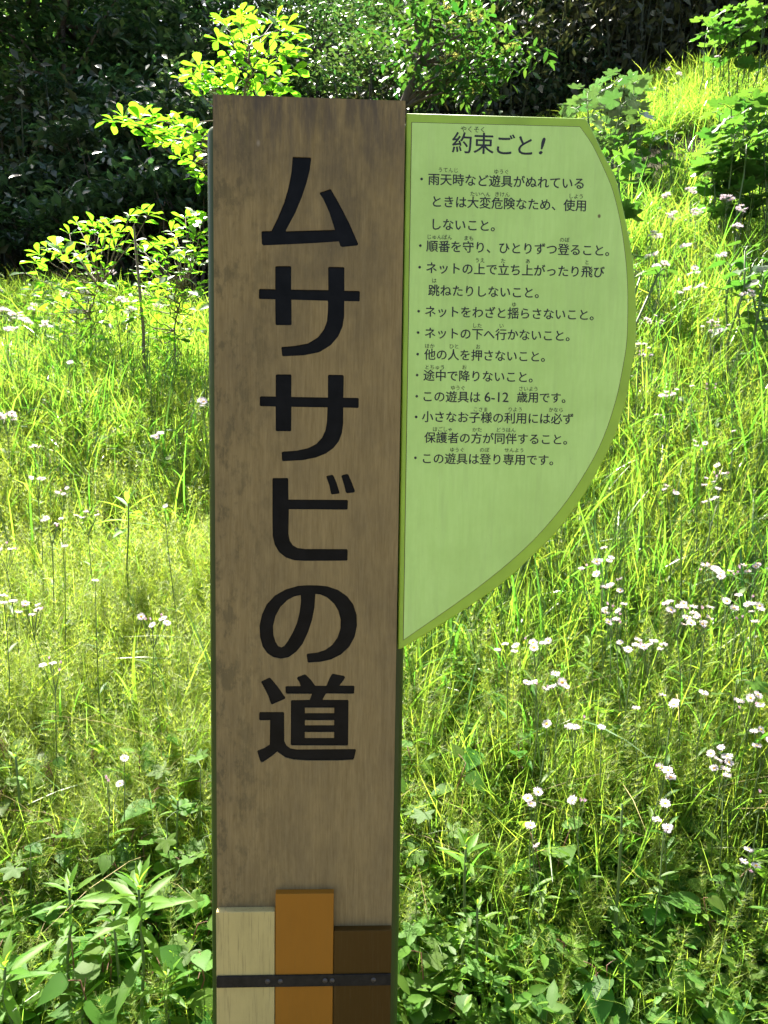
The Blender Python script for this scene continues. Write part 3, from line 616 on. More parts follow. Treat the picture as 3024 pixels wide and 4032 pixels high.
# broad drooping blades: mostly on the right
P = field(9000, 1.6, 9.5, keep=lambda p: bare(p) & (rng.uniform(0, 1, len(p)) < (.20+.75*sstep(-.05, .15, U_(p)))*(.45+.55*sstep(1.7, 2.5, R_of(p)))), power=1.5)
Pn = field(260, 4.0, 5.6, u=(-.55, -.18)); P = np.concatenate([P, Pn])
mass('tall_grass', broad, P, rz(len(P), .1), np.concatenate([rng.uniform(.7, 1.1, len(P)-len(Pn)), rng.uniform(.8, 1.2, len(Pn))])*(.6+.4*sstep(1.6, 2.6, R_of(P))), rng.integers(0, 7, len(P)), 'tall broad-bladed grass with drooping tips among the meadow')
P = field(2000, 1.9, 9.0, keep=bare)
mass('dry_grass', straw, P, rz(len(P), .2), rng.uniform(.7, 1.3, len(P)), rng.integers(0, 3, len(P)), 'bent dry straw-coloured grass blades lying in the meadow')
P = field(7000, 1.45, 10.5, keep=bare, power=1.6)
mass('meadow_weeds', weeds, P, rz(len(P), .15), rng.uniform(.7, 1.25, len(P))*(.8+.5*sstep(3, 8, R_of(P))), rng.integers(0, 7, len(P)), 'small broad-leaved weeds mixed through the meadow grass')
P = field(1500, 1.28, 2.3, u=(-1.0, 1.0))
mass('ground_cover', lowc, P, rz(len(P), .15), rng.uniform(.7, 1.2, len(P)), rng.integers(0, 4, len(P)), 'low leafy ground cover at the foot of the slope')
P = field(450, 1.42, 2.1)
mass('seed_stalks', seeds, P, rz(len(P), .2), rng.uniform(.7, 1.2, len(P)), rng.integers(0, 3, len(P)), 'thin weed stalks set with tiny seed pods near the ground')

# ------------------------------------------------------------------ wording for labels
def where(px, py):
    rows = [(700, 'beside the sign top'), (1000, 'beside the first carved character'), (1400, 'beside the second character'), (1850, 'beside the third character'),
            (2250, 'beside the fourth character'), (2620, 'beside the fifth character'), (3050, 'beside the lowest character'), (3300, 'just below the lowest character'), (3520, 'above plank height'),
            (3680, 'beside the plank tops'), (3830, 'just above strap height'), (9999, 'at strap height')]
    v = [t for y, t in rows if py < y][0]
    if px < 840: h = 'close left' if px > 560 else ('left' if px > 260 else 'far left')
    elif px < 1600: h = 'behind post'
    else: h = 'close right' if px < 1850 else ('right' if px < 2350 else ('further right' if px < 2720 else 'far right'))
    return h+', '+v
NUM = ['no', 'one', 'two', 'three', 'four', 'five', 'six', 'seven', 'eight', 'nine', 'ten']
LABELS = []          # (object, text, height in the photo) - told apart at the end
def lab(o, text, cat, group, px, py):
    tag(o, None, cat, group); LABELS.append((o, text, px, py))

# ------------------------------------------------------------------ fleabane daisies
hv = [heads_mesh() for _ in range(3)]
HEADM = [new_mesh('flower_head', *h[:2], [MAT['petal']], h[2]) for h in hv]
v, f = dome(.0042, .0022, .0002); DISCM = new_mesh('disc', v, f, [MAT['disc']])
v, f = dome(.0034, .004, -.0040); CUPM = new_mesh('calyx', v*[1, 1, 1], f, [MAT['gstem']])
pk = [closed_head() for _ in range(2)]; PINKM = [new_mesh('closed_flower', *p[:2], [MAT['pink']], p[2]) for p in pk]
v2, f2 = dome(.0042, .0022, .0002)
FARM = pm('flower_head', [(hv[0][0]*1.15, hv[0][1], hv[0][2], 0), (v2, f2, .5, 1)], [MAT['petal'], MAT['disc']])
TANM = new_mesh('seed_head', dome(.006, .009, -.003)[0], f2, [MAT['straw']], np.zeros(len(f2)))
def fleabane(px, py, nh, h=None, pinkp=.25, r=None):
    h = h if h else float(np.interp(py, [1000, 2200, 3000, 3400], [.62, .60, .42, .34]))*rng.uniform(.92, 1.08)
    nh = min(10, int(round(nh*1.35))) if nh > 1 else nh
    p, r = drop(px, py, h)
    gz = float(ground(p[0], p[1])); root = empty('fleabane_plant', (p[0], p[1], gz))
    off = rng.normal(0, .03, 2); top = np.array([0, 0, p[2]-gz]); parts = []
    base = np.array([off[0], off[1]+.02, -.02]); node = top+[0, 0, -.045-.012*nh**.5]
    V, F = tube(curve_pts(base, node, 0, 5, .004), np.linspace(.0022, .0013, 5), 5); parts.append((V, F, .3, 0))
    tips = []
    for k in range(nh):
        a = k/max(nh, 1)*2*np.pi+rng.uniform(0, .8); rad = 0 if nh == 1 else rng.uniform(.45, 1.05)*.0105*nh**.60
        q = top+np.array([math.cos(a)*rad*1.25, math.sin(a)*rad, rng.uniform(-.018, .014)*min(1, nh/3)])
        V, F = tube(curve_pts(node+[0, 0, -rng.uniform(0, .03)], q, .006, 4), .0009, 4); parts.append((V, F, .3, 0)); tips.append(q)
    nl = 6; zz = rng.uniform(.15, .85, nl)*node[2]; az = rng.uniform(0, 2*np.pi, nl)
    d = np.stack([np.cos(az), np.sin(az), 0*az+.6], 1); pos = base+(node-base)*(zz/node[2])[:, None]
    V, F = scatter(*LANCE, pos, basis(d, np.tile([0, 0, 1.0], (nl, 1))), rng.uniform(.035, .07, nl)); parts.append((V, F, .4, 1))
    V, F, t, mi = joinm(parts); add('stem', new_mesh('stem', V, F, [MAT['gstem'], MAT['weed']], t, mi), root)
    closed = 0
    for k, q in enumerate(tips):
        nrm = np.array([rng.normal(0, .45), rng.normal(-.45, .45), 1.0]); az = rng.uniform(0, 6.28)
        e = euler_of(basis(np.array([[math.cos(az), math.sin(az), 0]]), nrm[None])[0]); s = rng.uniform(.85, 1.12)
        if r > 3.6: add('flower_head', FARM, root, q, e, s*1.5); continue
        if rng.uniform() < pinkp:
            add('closed_flower', PINKM[k % 2], root, q, e, s); closed += 1; continue
        hd = add('flower_head', HEADM[k % 3], root, q, e, s); add('disc', DISCM, hd); add('calyx', CUPM, hd)
    t = 'fleabane with %s white daisy head%s' % (NUM[nh], '' if nh == 1 else 's')
    if closed == nh: t = 'fleabane with %s closed pinkish head%s' % (NUM[nh], '' if nh == 1 else 's')
    lab(root, t+', '+where(px, py), 'flower', 'white fleabane flowers across the meadow', px, py)
FLEA = [(137,1763,3),(148,1890,4),(245,1935,3),(205,2050,4),(255,2145,1),(22,2365,2),(130,2395,5),(375,2290,1),(490,2990,1),(430,3070,2),(805,1585,3),
 (20,1215,4),(60,1240,5),(95,1262,4),(130,1205,3),(400,1110,5),(435,1075,4),(480,1180,5),(560,1150,6),(340,1150,3),(300,1222,4),(250,1150,3),(40,1292,4),(515,1215,3),(620,1205,3),(180,1275,3),
 (2578,1258,7),(2802,1267,5),(2843,1290,4),(2697,1139,2),(2642,848,4),(2625,765,3),(2861,775,5),(2720,750,4),(2920,820,4),(2960,720,4),(2780,690,3),(2674,292,4),(2630,270,3),(2943,118,5),(2825,223,3),(2900,890,3),
 (2519,1367,5),(2540,1400,3),(2642,1540,3),(2624,1562,2),(2888,1700,1),(2797,1891,3),(2806,1973,2),(2378,2160,1),(2378,2205,3),(2314,2235,4),(2405,2301,4),(2410,2392,5),(2432,2438,2),(2802,2233,5),(2870,2255,4),(2961,2224,6),(2670,2374,6),(2779,2410,4),(2906,2365,5),(2934,2429,3),(2979,2392,2),
 (2000,2538,3),(2487,2547,4),(2556,2529,6),(2205,2680,3),(2505,2788,1),(2640,2766,2),(2369,2861,1),(2606,3012,2),(2642,3053,1),(2843,2970,4),(2852,3030,2),(3002,2898,4),(2993,3116,1),(2100,3139,2),(2278,3162,3),(2088,3248,1),(2113,3330,1),(2619,3166,1),(2610,3253,2),(2948,3335,1),(2952,3390,2),(2770,2724,1),
 (2590,930,3),(2700,960,3),(2840,1010,3),(2760,1130,2),(2950,1150,3)]
for q in FLEA: fleabane(*q)
for k in range(28):
    if k < 14: px, py = rng.uniform(2520, 3020), rng.uniform(640, 1950)
    elif k < 20: px, py = rng.uniform(2050, 3020), rng.uniform(2300, 3350)
    else: px, py = rng.uniform(20, 780), rng.uniform(1290, 2700)
    edge = np.interp(py, [600, 1170, 1700, 2100, 2500], [2400, 2530, 2460, 2240, 1700])
    if px > 900 and px < edge: px = rng.uniform(edge+20, 3020)
    fleabane(px, py, int(rng.integers(1, 6)), pinkp=.3)

# ------------------------------------------------------------------ leafy plants near the foot of the slope
def orient(az, el, roll=0.0):
    d = np.array([[math.cos(az)*math.cos(el), math.sin(az)*math.cos(el), math.sin(el)]])
    n = np.array([[-math.cos(az)*math.sin(el)*.8+rng.normal(0, .2)+roll, -math.sin(az)*math.sin(el)*.8+rng.normal(0, .2), 1.0]])
    return euler_of(basis(d, n)[0])
def heart_plant(x, y, px, py):
    gz = float(ground(x, y)); h = rng.uniform(.12, .27); root = empty('heart_leaf_plant', (x, y, gz))
    lean = rng.normal(0, .05, 2); top = np.array([lean[0], lean[1], h]); C_ = curve_pts([0, 0, -.02], top, 0, 5, .006); parts = []
    V, F = tube(C_, np.linspace(.0022, .0014, 5), 5); parts.append((V, F, .5, 0))
    n = int(rng.integers(4, 8)); az = rng.uniform(0, 6.28); L = []
    for k in range(n):
        f = .35+.65*k/(n-1); p = C_[0]+(top-C_[0])*f; az += 2.4+rng.normal(0, .3); s = rng.uniform(.05, .082)*(1.1-.35*(k == n-1))
        q = p+np.array([math.cos(az), math.sin(az), .35])*rng.uniform(.02, .035)
        V, F = tube(np.array([p, (p+q)/2+[0, 0, .002], q]), .0009, 4); parts.append((V, F, .5, 0)); L.append((q, orient(az, rng.normal(-.25, .3)), s))
    V, F, t, mi = joinm(parts); add('stem', new_mesh('stem', V, F, [MAT['redstem']]), root)
    for q, e, s in L: add('leaf', LM['heart'], root, q, e, s)
    lab(root, '%s plant with %s heart-shaped leaves, ' % ('tall' if h > .22 else ('squat' if h < .16 else 'low'), NUM[n])+where(px, py), 'plant', 'heart-leaved plants along the foot of the slope', px, py)
def photo_of(p):
    d = np.asarray(p)-CAM; z = d@AX_F; return 1512+3028*(d@AX_R)/z, 2016-3028*(d@AX_U)/z
cand = np.concatenate([field(95, 1.5, 2.35, u=(-.62, -.2)), field(95, 1.5, 2.45, u=(.02, .62), keep=lambda p: rng.uniform(0, 1, len(p)) < 1.1-.9*sstep(.15, .5, U_(p)))])
for x, y, z in cand:
    px, py = photo_of((x, y, z+.15))
    if (820 < px < 1600) or py < 2950: continue
    heart_plant(x, y, px, py)
def lance_plant(px, py, h, size, nl=26, drawn=1.0):
    p, r = drop(px, py, h); gz = float(ground(p[0], p[1])); root = empty('lance_leaf_plant', (p[0], p[1], gz)); H = p[2]-gz
    C_ = curve_pts([rng.normal(0, .01), .0, -.03], [0, 0, H-.01], 0, 6, .003)
    V, F = tube(C_, np.linspace(.0045, .0026, 6), 7); add('stem', new_mesh('stem', V, F, [MAT['gstem']], smooth=True), root)
    az = rng.uniform(0, 6.28)
    for k in range(nl):
        f = k/(nl-1); top = f > .35; az += 2.399
        z = H*(.30+.5*(f/.35)) if not top else H*(.80+.20*((f-.35)/.65)**.8)
        if not top and rng.uniform() < .35: continue
        s = size*rng.uniform(.8, 1.1)*(1.0-.72*max(0, (f-.55)/.45)**1.3)
        el = -.25+.5*f if not top else .12+1.15*((f-.35)/.65)**1.4
        q = np.array([np.interp(z, C_[:, 2], C_[:, 0]), np.interp(z, C_[:, 2], C_[:, 1]), z])
        add('leaf', LM['lance'], root, q, orient(az, el+rng.normal(0, .12)), s)
    lab(root, 'upright weed with narrow pointed leaves, '+where(px, py), 'plant', 'upright weeds with narrow leaves', px, py)
for a in ((545,3470,.42,.118,28),(272,3470,.40,.09,20),(20,3790,.30,.11,26),(448,3600,.34,.06,14),(655,3840,.25,.085,20),(330,3900,.22,.07,18),(505,1960,.60,.15,18),(1835,3310,.42,.085,22),(1880,3560,.3,.06,14),
          (2450,3150,.45,.05,14),(700,3130,.35,.05,12),(60,2950,.4,.06,14)): lance_plant(*a)
def hop_plant(px, py, h, n=5):
    p, r = drop(px, py, h); gz = float(ground(p[0], p[1])); root = empty('hop_plant', (p[0], p[1], gz)); H = p[2]-gz; parts = []; L = []
    C_ = curve_pts([0, .02, -.02], [0, 0, H], 0, 5, .008); V, F = tube(C_, .0014, 5); parts.append((V, F, .5, 0)); az = rng.uniform(0, 6.28)
    for k in range(n):
        f = .55+.45*k/(n-1); pnt = C_[0]+(C_[-1]-C_[0])*f; az += 2.2; q = pnt+np.array([math.cos(az), math.sin(az), .2])*rng.uniform(.03, .06)
        V, F = tube(np.array([pnt, (pnt+q)/2+[0, 0, .004], q]), .0009, 4); parts.append((V, F, .5, 0)); L.append((q, orient(az, rng.normal(-.15, .25)), rng.uniform(.055, .08)))
    V, F, t, mi = joinm(parts); add('stem', new_mesh('stem', V, F, [MAT['gstem']]), root)
    for q, e, s in L: add('leaf', LM['hop'], root, q, e, s)
    lab(root, 'pale vine shoot with five-lobed leaves, '+where(px, py), 'plant', 'vine shoots with lobed leaves', px, py)
for a in ((655,3225,.32),(800,3300,.3),(790,3020,.38),(715,3440,.28),(795,3700,.2),(1640,3520,.26),(1740,3760,.18),(1690,3180,.3),(1640,3690,.2),(120,3330,.3),(720,2920,.35),(430,1690,.4),(700,1700,.4),(2900,2680,.4)): hop_plant(*a)

# ------------------------------------------------------------------ saplings with glowing whorls of leaves
def sapling(name, label, base, node_pts, tips, r, size, nleaf, dep=.28, trunk_r=.012):
    b, _ = None, None
    p0 = at(*base, r); gz = float(ground(p0[0], p0[1])); root = empty(name, (p0[0], p0[1], gz)); o0 = np.array([p0[0], p0[1], gz])
    nodes = [np.array([0, 0, -.05])]+[at(x, y, r)-o0 for x, y in node_pts]
    nodes = np.array(nodes); P = np.concatenate([curve_pts(nodes[i], nodes[i+1], 0, 4, .01)[:-1] for i in range(len(nodes)-1)]+[nodes[-1:]])
    V, F = tube(P, np.linspace(trunk_r, trunk_r*.35, len(P)), 7); tr = add('trunk', new_mesh('trunk', V, F, [MAT['twig']], smooth=True), root)
    extra = []; cnt = 0
    for x, y in tips:
        q = at(x, y, r+rng.normal(0, dep))-o0
        d2 = np.linalg.norm(P-q, axis=1)+np.maximum(0, P[:, 2]-q[2]+.05)*2; s = P[np.argmin(d2)]
        C_ = curve_pts(s, q, .05, 5, .012); V, F = tube(C_, np.linspace(.005, .002, 5), 5)
        br = add('branch', new_mesh('branch', V, F, [MAT['twig']]), root)
        ax = C_[-1]-C_[-2]; ax /= np.linalg.norm(ax)
        for k in range(nleaf+int(rng.integers(-1, 2))):
            az = k*2.399+rng.uniform(0, .5); along = rng.uniform(0, .09) if k > 3 else 0
            rad = np.array([math.cos(az), math.sin(az), 0]); d = rad*.85+ax*.5+np.array([0, 0, rng.normal(.08, .25)])
            pos = q-ax*along+rad*.008
            B = basis(d[None], np.array([[rng.normal(0, .35), rng.normal(-.1, .35), 1.0]])); s_ = size*rng.uniform(.5, 1.2); cnt += 1
            if cnt < 295: add('leaf', LM['sap'], br, pos, euler_of(B[0]), s_)
            else: extra.append(scatter(*OBOV, pos[None], B, s_)+(rng.uniform(), 0))
    if extra:
        V, F, t, mi = joinm(extra); tag(add('foliage', new_mesh('foliage', V, F, [MAT['sapling']], t), root), None, None, None, 'stuff')
    tag(root, label, 'tree'); return root
c1 = lambda L, s=1.0972: [(x/s, y/s) for x, y in L]
T1 = c1([(945,80),(985,110),(1040,65),(1090,75),(1035,120),(1000,170),(940,170),(1195,80),(1240,110),(1265,150),(1215,130),(1130,150),(1280,205),(1245,240),(1275,295),(1200,220),(1130,215),(1070,170),(1060,230),(990,240),(1020,290),(1090,290),(1160,280),(1215,330),(1150,340),(1060,345),(980,320),(920,290),(860,290),(830,320),(810,350),(870,350),(910,370),(850,380),(950,375),(1010,380),(1100,385),(1180,390),(1230,385)])
T2 = c1([(485,520),(530,505),(570,530),(600,510),(660,500),(700,520),(740,510),(780,545),(720,560),(680,570),(640,590),(700,620),(740,600),(790,600),(830,560),(820,620),(860,650),(780,680),(830,700),(790,640),(860,590),(870,740),(850,770)])
sapling('young_tree', 'young tree with glowing lime leaf sprays rising behind the top of the wooden post', (1010, 1500), [(1005, 1250), (985, 900), (960, 640), (960, 400), (985, 180)], random.sample(T1+T2, len(T1+T2)), 5.4, .112, 8, .3, .018)
T3 = c1([(330,960),(400,965),(450,970),(500,960),(560,930),(610,915),(640,930),(370,1000),(430,1010),(480,1010),(300,1010),(240,1060),(200,1070),(170,1100),(150,1130),(260,1090),(320,1080),(380,1060),(440,1070),(500,1060),(400,1130),(350,1120),(300,1130),(450,1160),(390,1180),(180,1280),(520,1000),(250,1230),(300,1260),(360,1240),(420,1230),(470,1230),(330,1300),(400,1290),(220,1300),(450,1290),(280,1330),(370,1340),(200,1390),(330,1400),(420,1390),(480,1340),(300,1450),(400,1460),(360,1500),(240,1460),(160,1340),(460,1440),(140,1250),(110,1180)])
T4 = c1([(740,1000),(760,1020),(800,940),(850,930),(870,960),(820,990),(700,1050),(660,1060),(620,1090),(760,1070),(800,1090),(840,1110),(780,1130),(720,1110),(680,1130),(640,1150),(860,1150),(820,1180),(760,1180),(700,1190),(600,1180),(870,1060),(540,1090),(850,1020),(580,1040),(640,1240),(720,1250),(560,1240),(600,1270),(680,1290),(760,1240),(800,1260),(850,1230),(840,1290),(780,1310),(720,1320),(620,1320),(680,1230),(560,1350),(640,1400),(720,1400),(800,1370),(850,1340),(690,1460),(770,1460),(840,1430),(600,1450),(540,1300)])
sapling('young_tree', 'low bushy young tree at the forest edge, left of the thin bare stake', (370, 1420), [(355, 1330), (350, 1230), (390, 1130)], random.sample(T3, len(T3)), 5.9, .108, 7, .4, .009)
sapling('young_tree', 'low bushy young tree close left of the post, beside a thin bare stake', (690, 1430), [(690, 1330), (700, 1230), (725, 1130)], random.sample(T4, len(T4)), 5.6, .105, 7, .4, .009)
p0 = at(565, 1300, 5.3); p1 = at(527, 890, 5.35); gz = float(ground(p0[0], p0[1])); st = empty('bare_stake', (p0[0], p0[1], gz))
V, F = tube(np.array([[0, 0, -.05], [0, 0, (p0[2]-gz)], p1-[p0[0], p0[1], gz]]), [.011, .011, .008], 7)
add('shaft', new_mesh('shaft', V, F, [MAT['twig']]), st); tag(st, 'thin bare wooden stake standing among the low bushy young trees', 'stake')

# ------------------------------------------------------------------ big-leaved plants on the right bank
def big_plant(label, pts, r, size, kind, base, per=7, spread=.2, up=.2, lean=.8):
    p0 = at(*base, r); gz = float(ground(p0[0], p0[1])); o0 = np.array([p0[0], p0[1], gz]); root = empty('big_leaf_plant', o0)
    parts = []; L = []
    for x, y in pts:
        q = at(x, y, r+rng.normal(0, spread))-o0; s = q*lean+rng.normal(0, .06, 3); s[2] = float(ground(s[0]+o0[0], s[1]+o0[1]))-gz-.05
        C_ = curve_pts(s, q, .0, 5, .02); V, F = tube(C_, np.linspace(.008, .004, 5), 5); parts.append((V, F, .5, 0))
        for k in range(per):
            az = k*2.399+rng.uniform(0, 1); f = 1-.55*rng.uniform(0, 1)*(k > 1); p = C_[0]+(C_[-1]-C_[0])*f
            e = p+np.array([math.cos(az), math.sin(az), .5])*size*rng.uniform(.25, .55)
            V, F = tube(np.array([p, (p+e)/2+[0, 0, .01], e]), .0025, 4); parts.append((V, F, .5, 0))
            L.append((e, orient(az, rng.normal(-.3+up*.5, .3)), size*rng.uniform(.7, 1.2)))
    V, F, t, mi = joinm(parts); add('stem', new_mesh('stem', V, F, [MAT['gstem']]), root)
    for e, ro, s in L: add('leaf', LM[kind], root, e, ro, s)
    tag(root, label, 'plant', 'big-leaved plants on the right bank'); return root
c2 = lambda L: [(1512+x/1.0972, y/1.0972) for x, y in L]
big_plant('big-leaved plant with leaves painted pale for sun glint at the crest above the green board', c2([(830,470),(880,440),(920,420),(880,400),(960,380),(1000,350),(1040,335),(1080,360),(1110,390),(1050,400),(990,420),(940,450),(1080,420),(1030,450)]), 7.6, .19, 'pale', (2400, 560), 7, .25)
big_plant('large lobed-leaf plant spilling in from the right, level with the board top', c2([(1450,500),(1500,470),(1560,450),(1620,420),(1650,480),(1580,520),(1520,560),(1450,590),(1420,680),(1500,640),(1570,600),(1640,560),(1640,640),(1560,690),(1480,730),(1420,740),(1600,750),(1650,720)]), 5.6, .185, 'lobe', (2900, 900), 7, .15)
big_plant('dark lobed-leaf plant on the crest in the upper right', c2([(1400,110),(1460,80),(1520,50),(1580,30),(1640,30),(1650,90),(1600,110),(1540,130),(1480,140),(1430,150),(1560,60)]), 9.6, .22, 'lobe', (2850, 300), 5, .25)
big_plant('small bright lobed-leaf plant just off the upper curve of the green board', c2([(985,690),(1010,720),(1000,760),(1015,790)]), 4.9, .19, 'lobe', (2425, 860), 4, .1)
big_plant('plant with one large drooping dark leaf beside the curved edge of the green board', c2([(1110,1190),(1185,1185)]), 2.7, .085, 'bigheart', (1850, 1500), 3, .03, .2, .05)
big_plant('leafy clump hanging over the bare earth of the right bank', c2([(1010,600),(1060,590),(1110,590),(1160,580),(1220,570),(1260,580),(1100,620),(1040,630),(1190,600)]), 6.9, .10, 'bigheart', (2540, 640), 8, .2)
big_plant('bushy weed with rounded leaves at the far right, below the large lobed-leaf plant', c2([(1560,1080),(1600,1130),(1640,1100),(1500,1150),(1640,1200),(1580,1200)]), 3.9, .10, 'bigheart', (2960, 1400), 8, .15)

# ------------------------------------------------------------------ the wood behind
def crown_mesh(name, mats, n, rad, leaf, clumps, tmpl=QUADL, flat=.45, sig=.16, droop=0.0, tiers=False):
    c = rng.normal(0, 1, (clumps, 3)); c /= np.linalg.norm(c, axis=1, keepdims=True); c *= (rng.uniform(.25, 1, (clumps, 1))**.5)
    c = c*rad
    if tiers: c[:, 2] = np.round(c[:, 2]/.45)*.45
    k = rng.integers(0, clumps, n); sg = np.array([sig, sig, sig*flat])*np.mean(rad)
    P = c[k]+rng.normal(0, 1, (n, 3))*sg
    az = rng.uniform(0, 2*np.pi, n); d = np.stack([np.cos(az), np.sin(az), rng.normal(-.1-droop, .4, n)], 1)
    nn = np.stack([rng.normal(0, .45, n), rng.normal(0, .45, n), np.ones(n)], 1)
    V, F = scatter(*tmpl, P, basis(d, nn), rng.uniform(.6, 1.25, n)*leaf)
    t = np.repeat((rng.uniform(0, 1, clumps)[k]*.6+rng.uniform(0, .4, n)), len(tmpl[1]))
    return new_mesh(name, V, F, mats, t), c
CROWNS = [crown_mesh('crown', [MAT['forest']], 9000, np.array([2.4, 2.0, 2.6]), .14, 70) for _ in range(3)]
CROWNS += [crown_mesh('crown', [MAT['forest2']], 7500, np.array([2.2, 1.9, 2.2]), .17, 60, QUADL, .3, .15, .3, True)]
CROWNS += [crown_mesh('crown', [MAT['limef']], 6500, np.array([2.2, 1.8, 2.0]), .13, 50)]
SHRUBS = [crown_mesh('foliage', [MAT['forest2']], 3200, np.array([1.2, .9, .9]), .13, 34, QUADL, .35, .17, .3, True), crown_mesh('foliage', [MAT['forest']], 3200, np.array([1.1, .9, 1.0]), .10, 36)]
def tree(px, r, ctop, kind, s, label, name='forest_tree', trunkr=.11):
    b = at(px, 1500, r); gz = float(ground(b[0], b[1])); root = empty(name, (b[0], b[1], gz)); ct = at(px, ctop, r)[2]-gz
    m, cl = CROWNS[kind]; rt = rng.uniform(0, 6.28); cz = ct
    T = curve_pts([0, 0, -.2], [rng.normal(0, .2), rng.normal(0, .2), cz+.8*s], 0, 7, .08)
    V, F = tube(T, np.linspace(trunkr, trunkr*.3, 7)*s, 8); add('trunk', new_mesh('trunk', V, F, [MAT['bark']], smooth=True), root)
    Rz = np.array([[math.cos(rt), -math.sin(rt), 0], [math.sin(rt), math.cos(rt), 0], [0, 0, 1]]); parts = []
    for q in cl[::3]:
        e = Rz@q*s+[0, 0, cz]; k = np.argmin(np.abs(T[:, 2]-(e[2]-.6))); C_ = curve_pts(T[k], e, .1, 5, .05)
        V, F = tube(C_, np.linspace(.035, .010, 5)*s, 5); parts.append((V, F, .5, 0))
    V, F, t, mi = joinm(parts); add('limbs', new_mesh('limbs', V, F, [MAT['bark']]), root)
    cr = add('crown', m, root, (0, 0, cz), (0, 0, rt), s)
    tag(root, label, 'tree', 'trees of the dark wood behind the meadow')
W = 'dark wood tree '
for px, r, ctop, kind, s, l in (
    (-420, 13.0, 350, 0, 1.1, 'beyond the left photo edge, overhanging the meadow corner'), (60, 13.5, 150, 1, 1.15, 'at the far upper left, with dense dark leaves'),
    (330, 12.6, 330, 2, 1.0, 'left of the glowing young tree, second from the left'), (560, 14.5, 60, 0, 1.2, 'above and behind the lower spray of the young tree'),
    (760, 12.8, 420, 3, .95, 'with blue-green drooping tiers directly left of the post top'), (800, 15.5, 60, 1, .8, 'directly behind the glowing top of the young tree'),
    (1260, 17.5, 760, 0, .85, 'low crown hidden behind the post top'), (1760, 15.0, 250, 0, .95, 'behind the lime-leaved tree over the post corner'),
    (1900, 17.5, 60, 1, 1.2, 'with sunlit upper leaves above the green board'), (2250, 18.0, -60, 2, 1.2, 'high above the curved corner of the green board'),
    (2620, 19.0, -160, 0, 1.2, 'on the upper right, above the dark reed thicket'), (3020, 18.0, -240, 1, 1.2, 'at the upper right photo corner'),
    (200, 15.0, -250, 2, 1.2, 'tallest at the far left, its crown cut by the photo top'), (640, 17.0, -330, 0, 1.2, 'with spreading dark limbs at the top left'),
    (1240, 14.2, 330, 1, .72, 'small dark crown behind the right half of the post top'),
    (-150, 17.5, -120, 4, 1.1, 'pale crown at the top left photo corner')): tree(px, r, ctop, kind, s, W+l)
def tier_tree():
    r = 8.8; b = at(1600, 1300, r); gz = float(ground(b[0], b[1])); o0 = np.array([b[0], b[1], gz]); root = empty('flowering_tree', o0)
    tp = [(1640,60),(1700,30),(1760,30),(1830,60),(1870,110),(1800,130),(1720,110),(1640,140),(1560,150),(1620,210),(1700,200),(1780,190),(1850,190),(1920,200),(1980,215),(2020,225),(1960,260),(1890,270),(1820,280),(1740,270),(1660,290),(1740,330),(1820,350),(1860,370),(1600,260),(1900,120)]
    T = curve_pts([0, 0, -.2], at(1640, 120, r)-o0, 0, 7, .06); V, F = tube(T, np.linspace(.09, .03, 7), 8); add('trunk', new_mesh('trunk', V, F, [MAT['bark']], smooth=True), root)
    parts = []; Ps = []; um = []
    for x, y in tp:
        q = at(x, y, r+rng.normal(0, .35))-o0; k = np.argmin(np.abs(T[:, 2]-(q[2]-.25))); C_ = curve_pts(T[k], q, -.1, 5, .03)
        V, F = tube(C_, np.linspace(.02, .006, 5), 5); parts.append((V, F, .5, 0)); n = 46
        Ps.append(q+rng.normal(0, 1, (n, 3))*[.20, .20, .06]); um.append(q+np.array([rng.normal(0, .1), rng.normal(0, .1), .10]))
    V, F, t, mi = joinm(parts); add('limbs', new_mesh('limbs', V, F, [MAT['bark']]), root)
    P = np.concatenate(Ps); n = len(P); az = rng.uniform(0, 6.28, n)
    V, F = scatter(*SIMPLE, P, basis(np.stack([np.cos(az), np.sin(az), rng.normal(-.5, .35, n)], 1), np.stack([rng.normal(0, .3, n), rng.normal(0, .3, n), np.ones(n)], 1)), rng.uniform(.8, 1.2, n)*.115)
    add('crown', new_mesh('crown', V, F, [MAT['tier']], np.repeat(rng.uniform(0, 1, n), len(SIMPLE[1]))), root)
    n = 130; a = rng.uniform(0, 6.28, n); rr = np.sqrt(rng.uniform(0, 1, n))*.075; z = .012*rng.uniform(0, 1, n)-rr*.15
    P = np.stack([np.cos(a)*rr, np.sin(a)*rr, z], 1); V, F = scatter(*QUADL, P, basis(np.stack([np.cos(a), np.sin(a), 0*a+.2], 1), np.tile([0, 0, 1.], (n, 1))), .018)
    mu = new_mesh('flower_cluster', V, F, [MAT['umbel']], rng.uniform(0, 1, len(F)))
    for q in um:
        if rng.uniform() < .55: add('flower_cluster', mu, root, q, (rng.normal(0, .2), rng.normal(0, .2), rng.uniform(0, 6)), rng.uniform(.8, 1.2))
    tag(root, 'tree with layered sunlit leaves and flat yellowish flower clusters above the post corner', 'tree')
tier_tree()
def shrub(px, py, r, kind, s, label):
    b = at(px, py, r); gz = float(ground(b[0], b[1])); root = empty('understory_shrub', (b[0], b[1], gz)); m, cl = SHRUBS[kind]; cz = max(.5*s, b[2]-gz); parts = []
    for q in cl[::2]:
        C_ = curve_pts([rng.normal(0, .08), rng.normal(0, .08), -.1], q*s+[0, 0, cz], 0, 5, .04); V, F = tube(C_, np.linspace(.02, .006, 5), 5); parts.append((V, F, .5, 0))
    V, F, t, mi = joinm(parts); add('stem', new_mesh('stem', V, F, [MAT['bark']]), root); add('foliage', m, root, (0, 0, cz), None, s)
    tag(root, label, 'shrub', 'shrubs under the edge of the dark wood')
S_ = 'shadowed wood-edge shrub, '
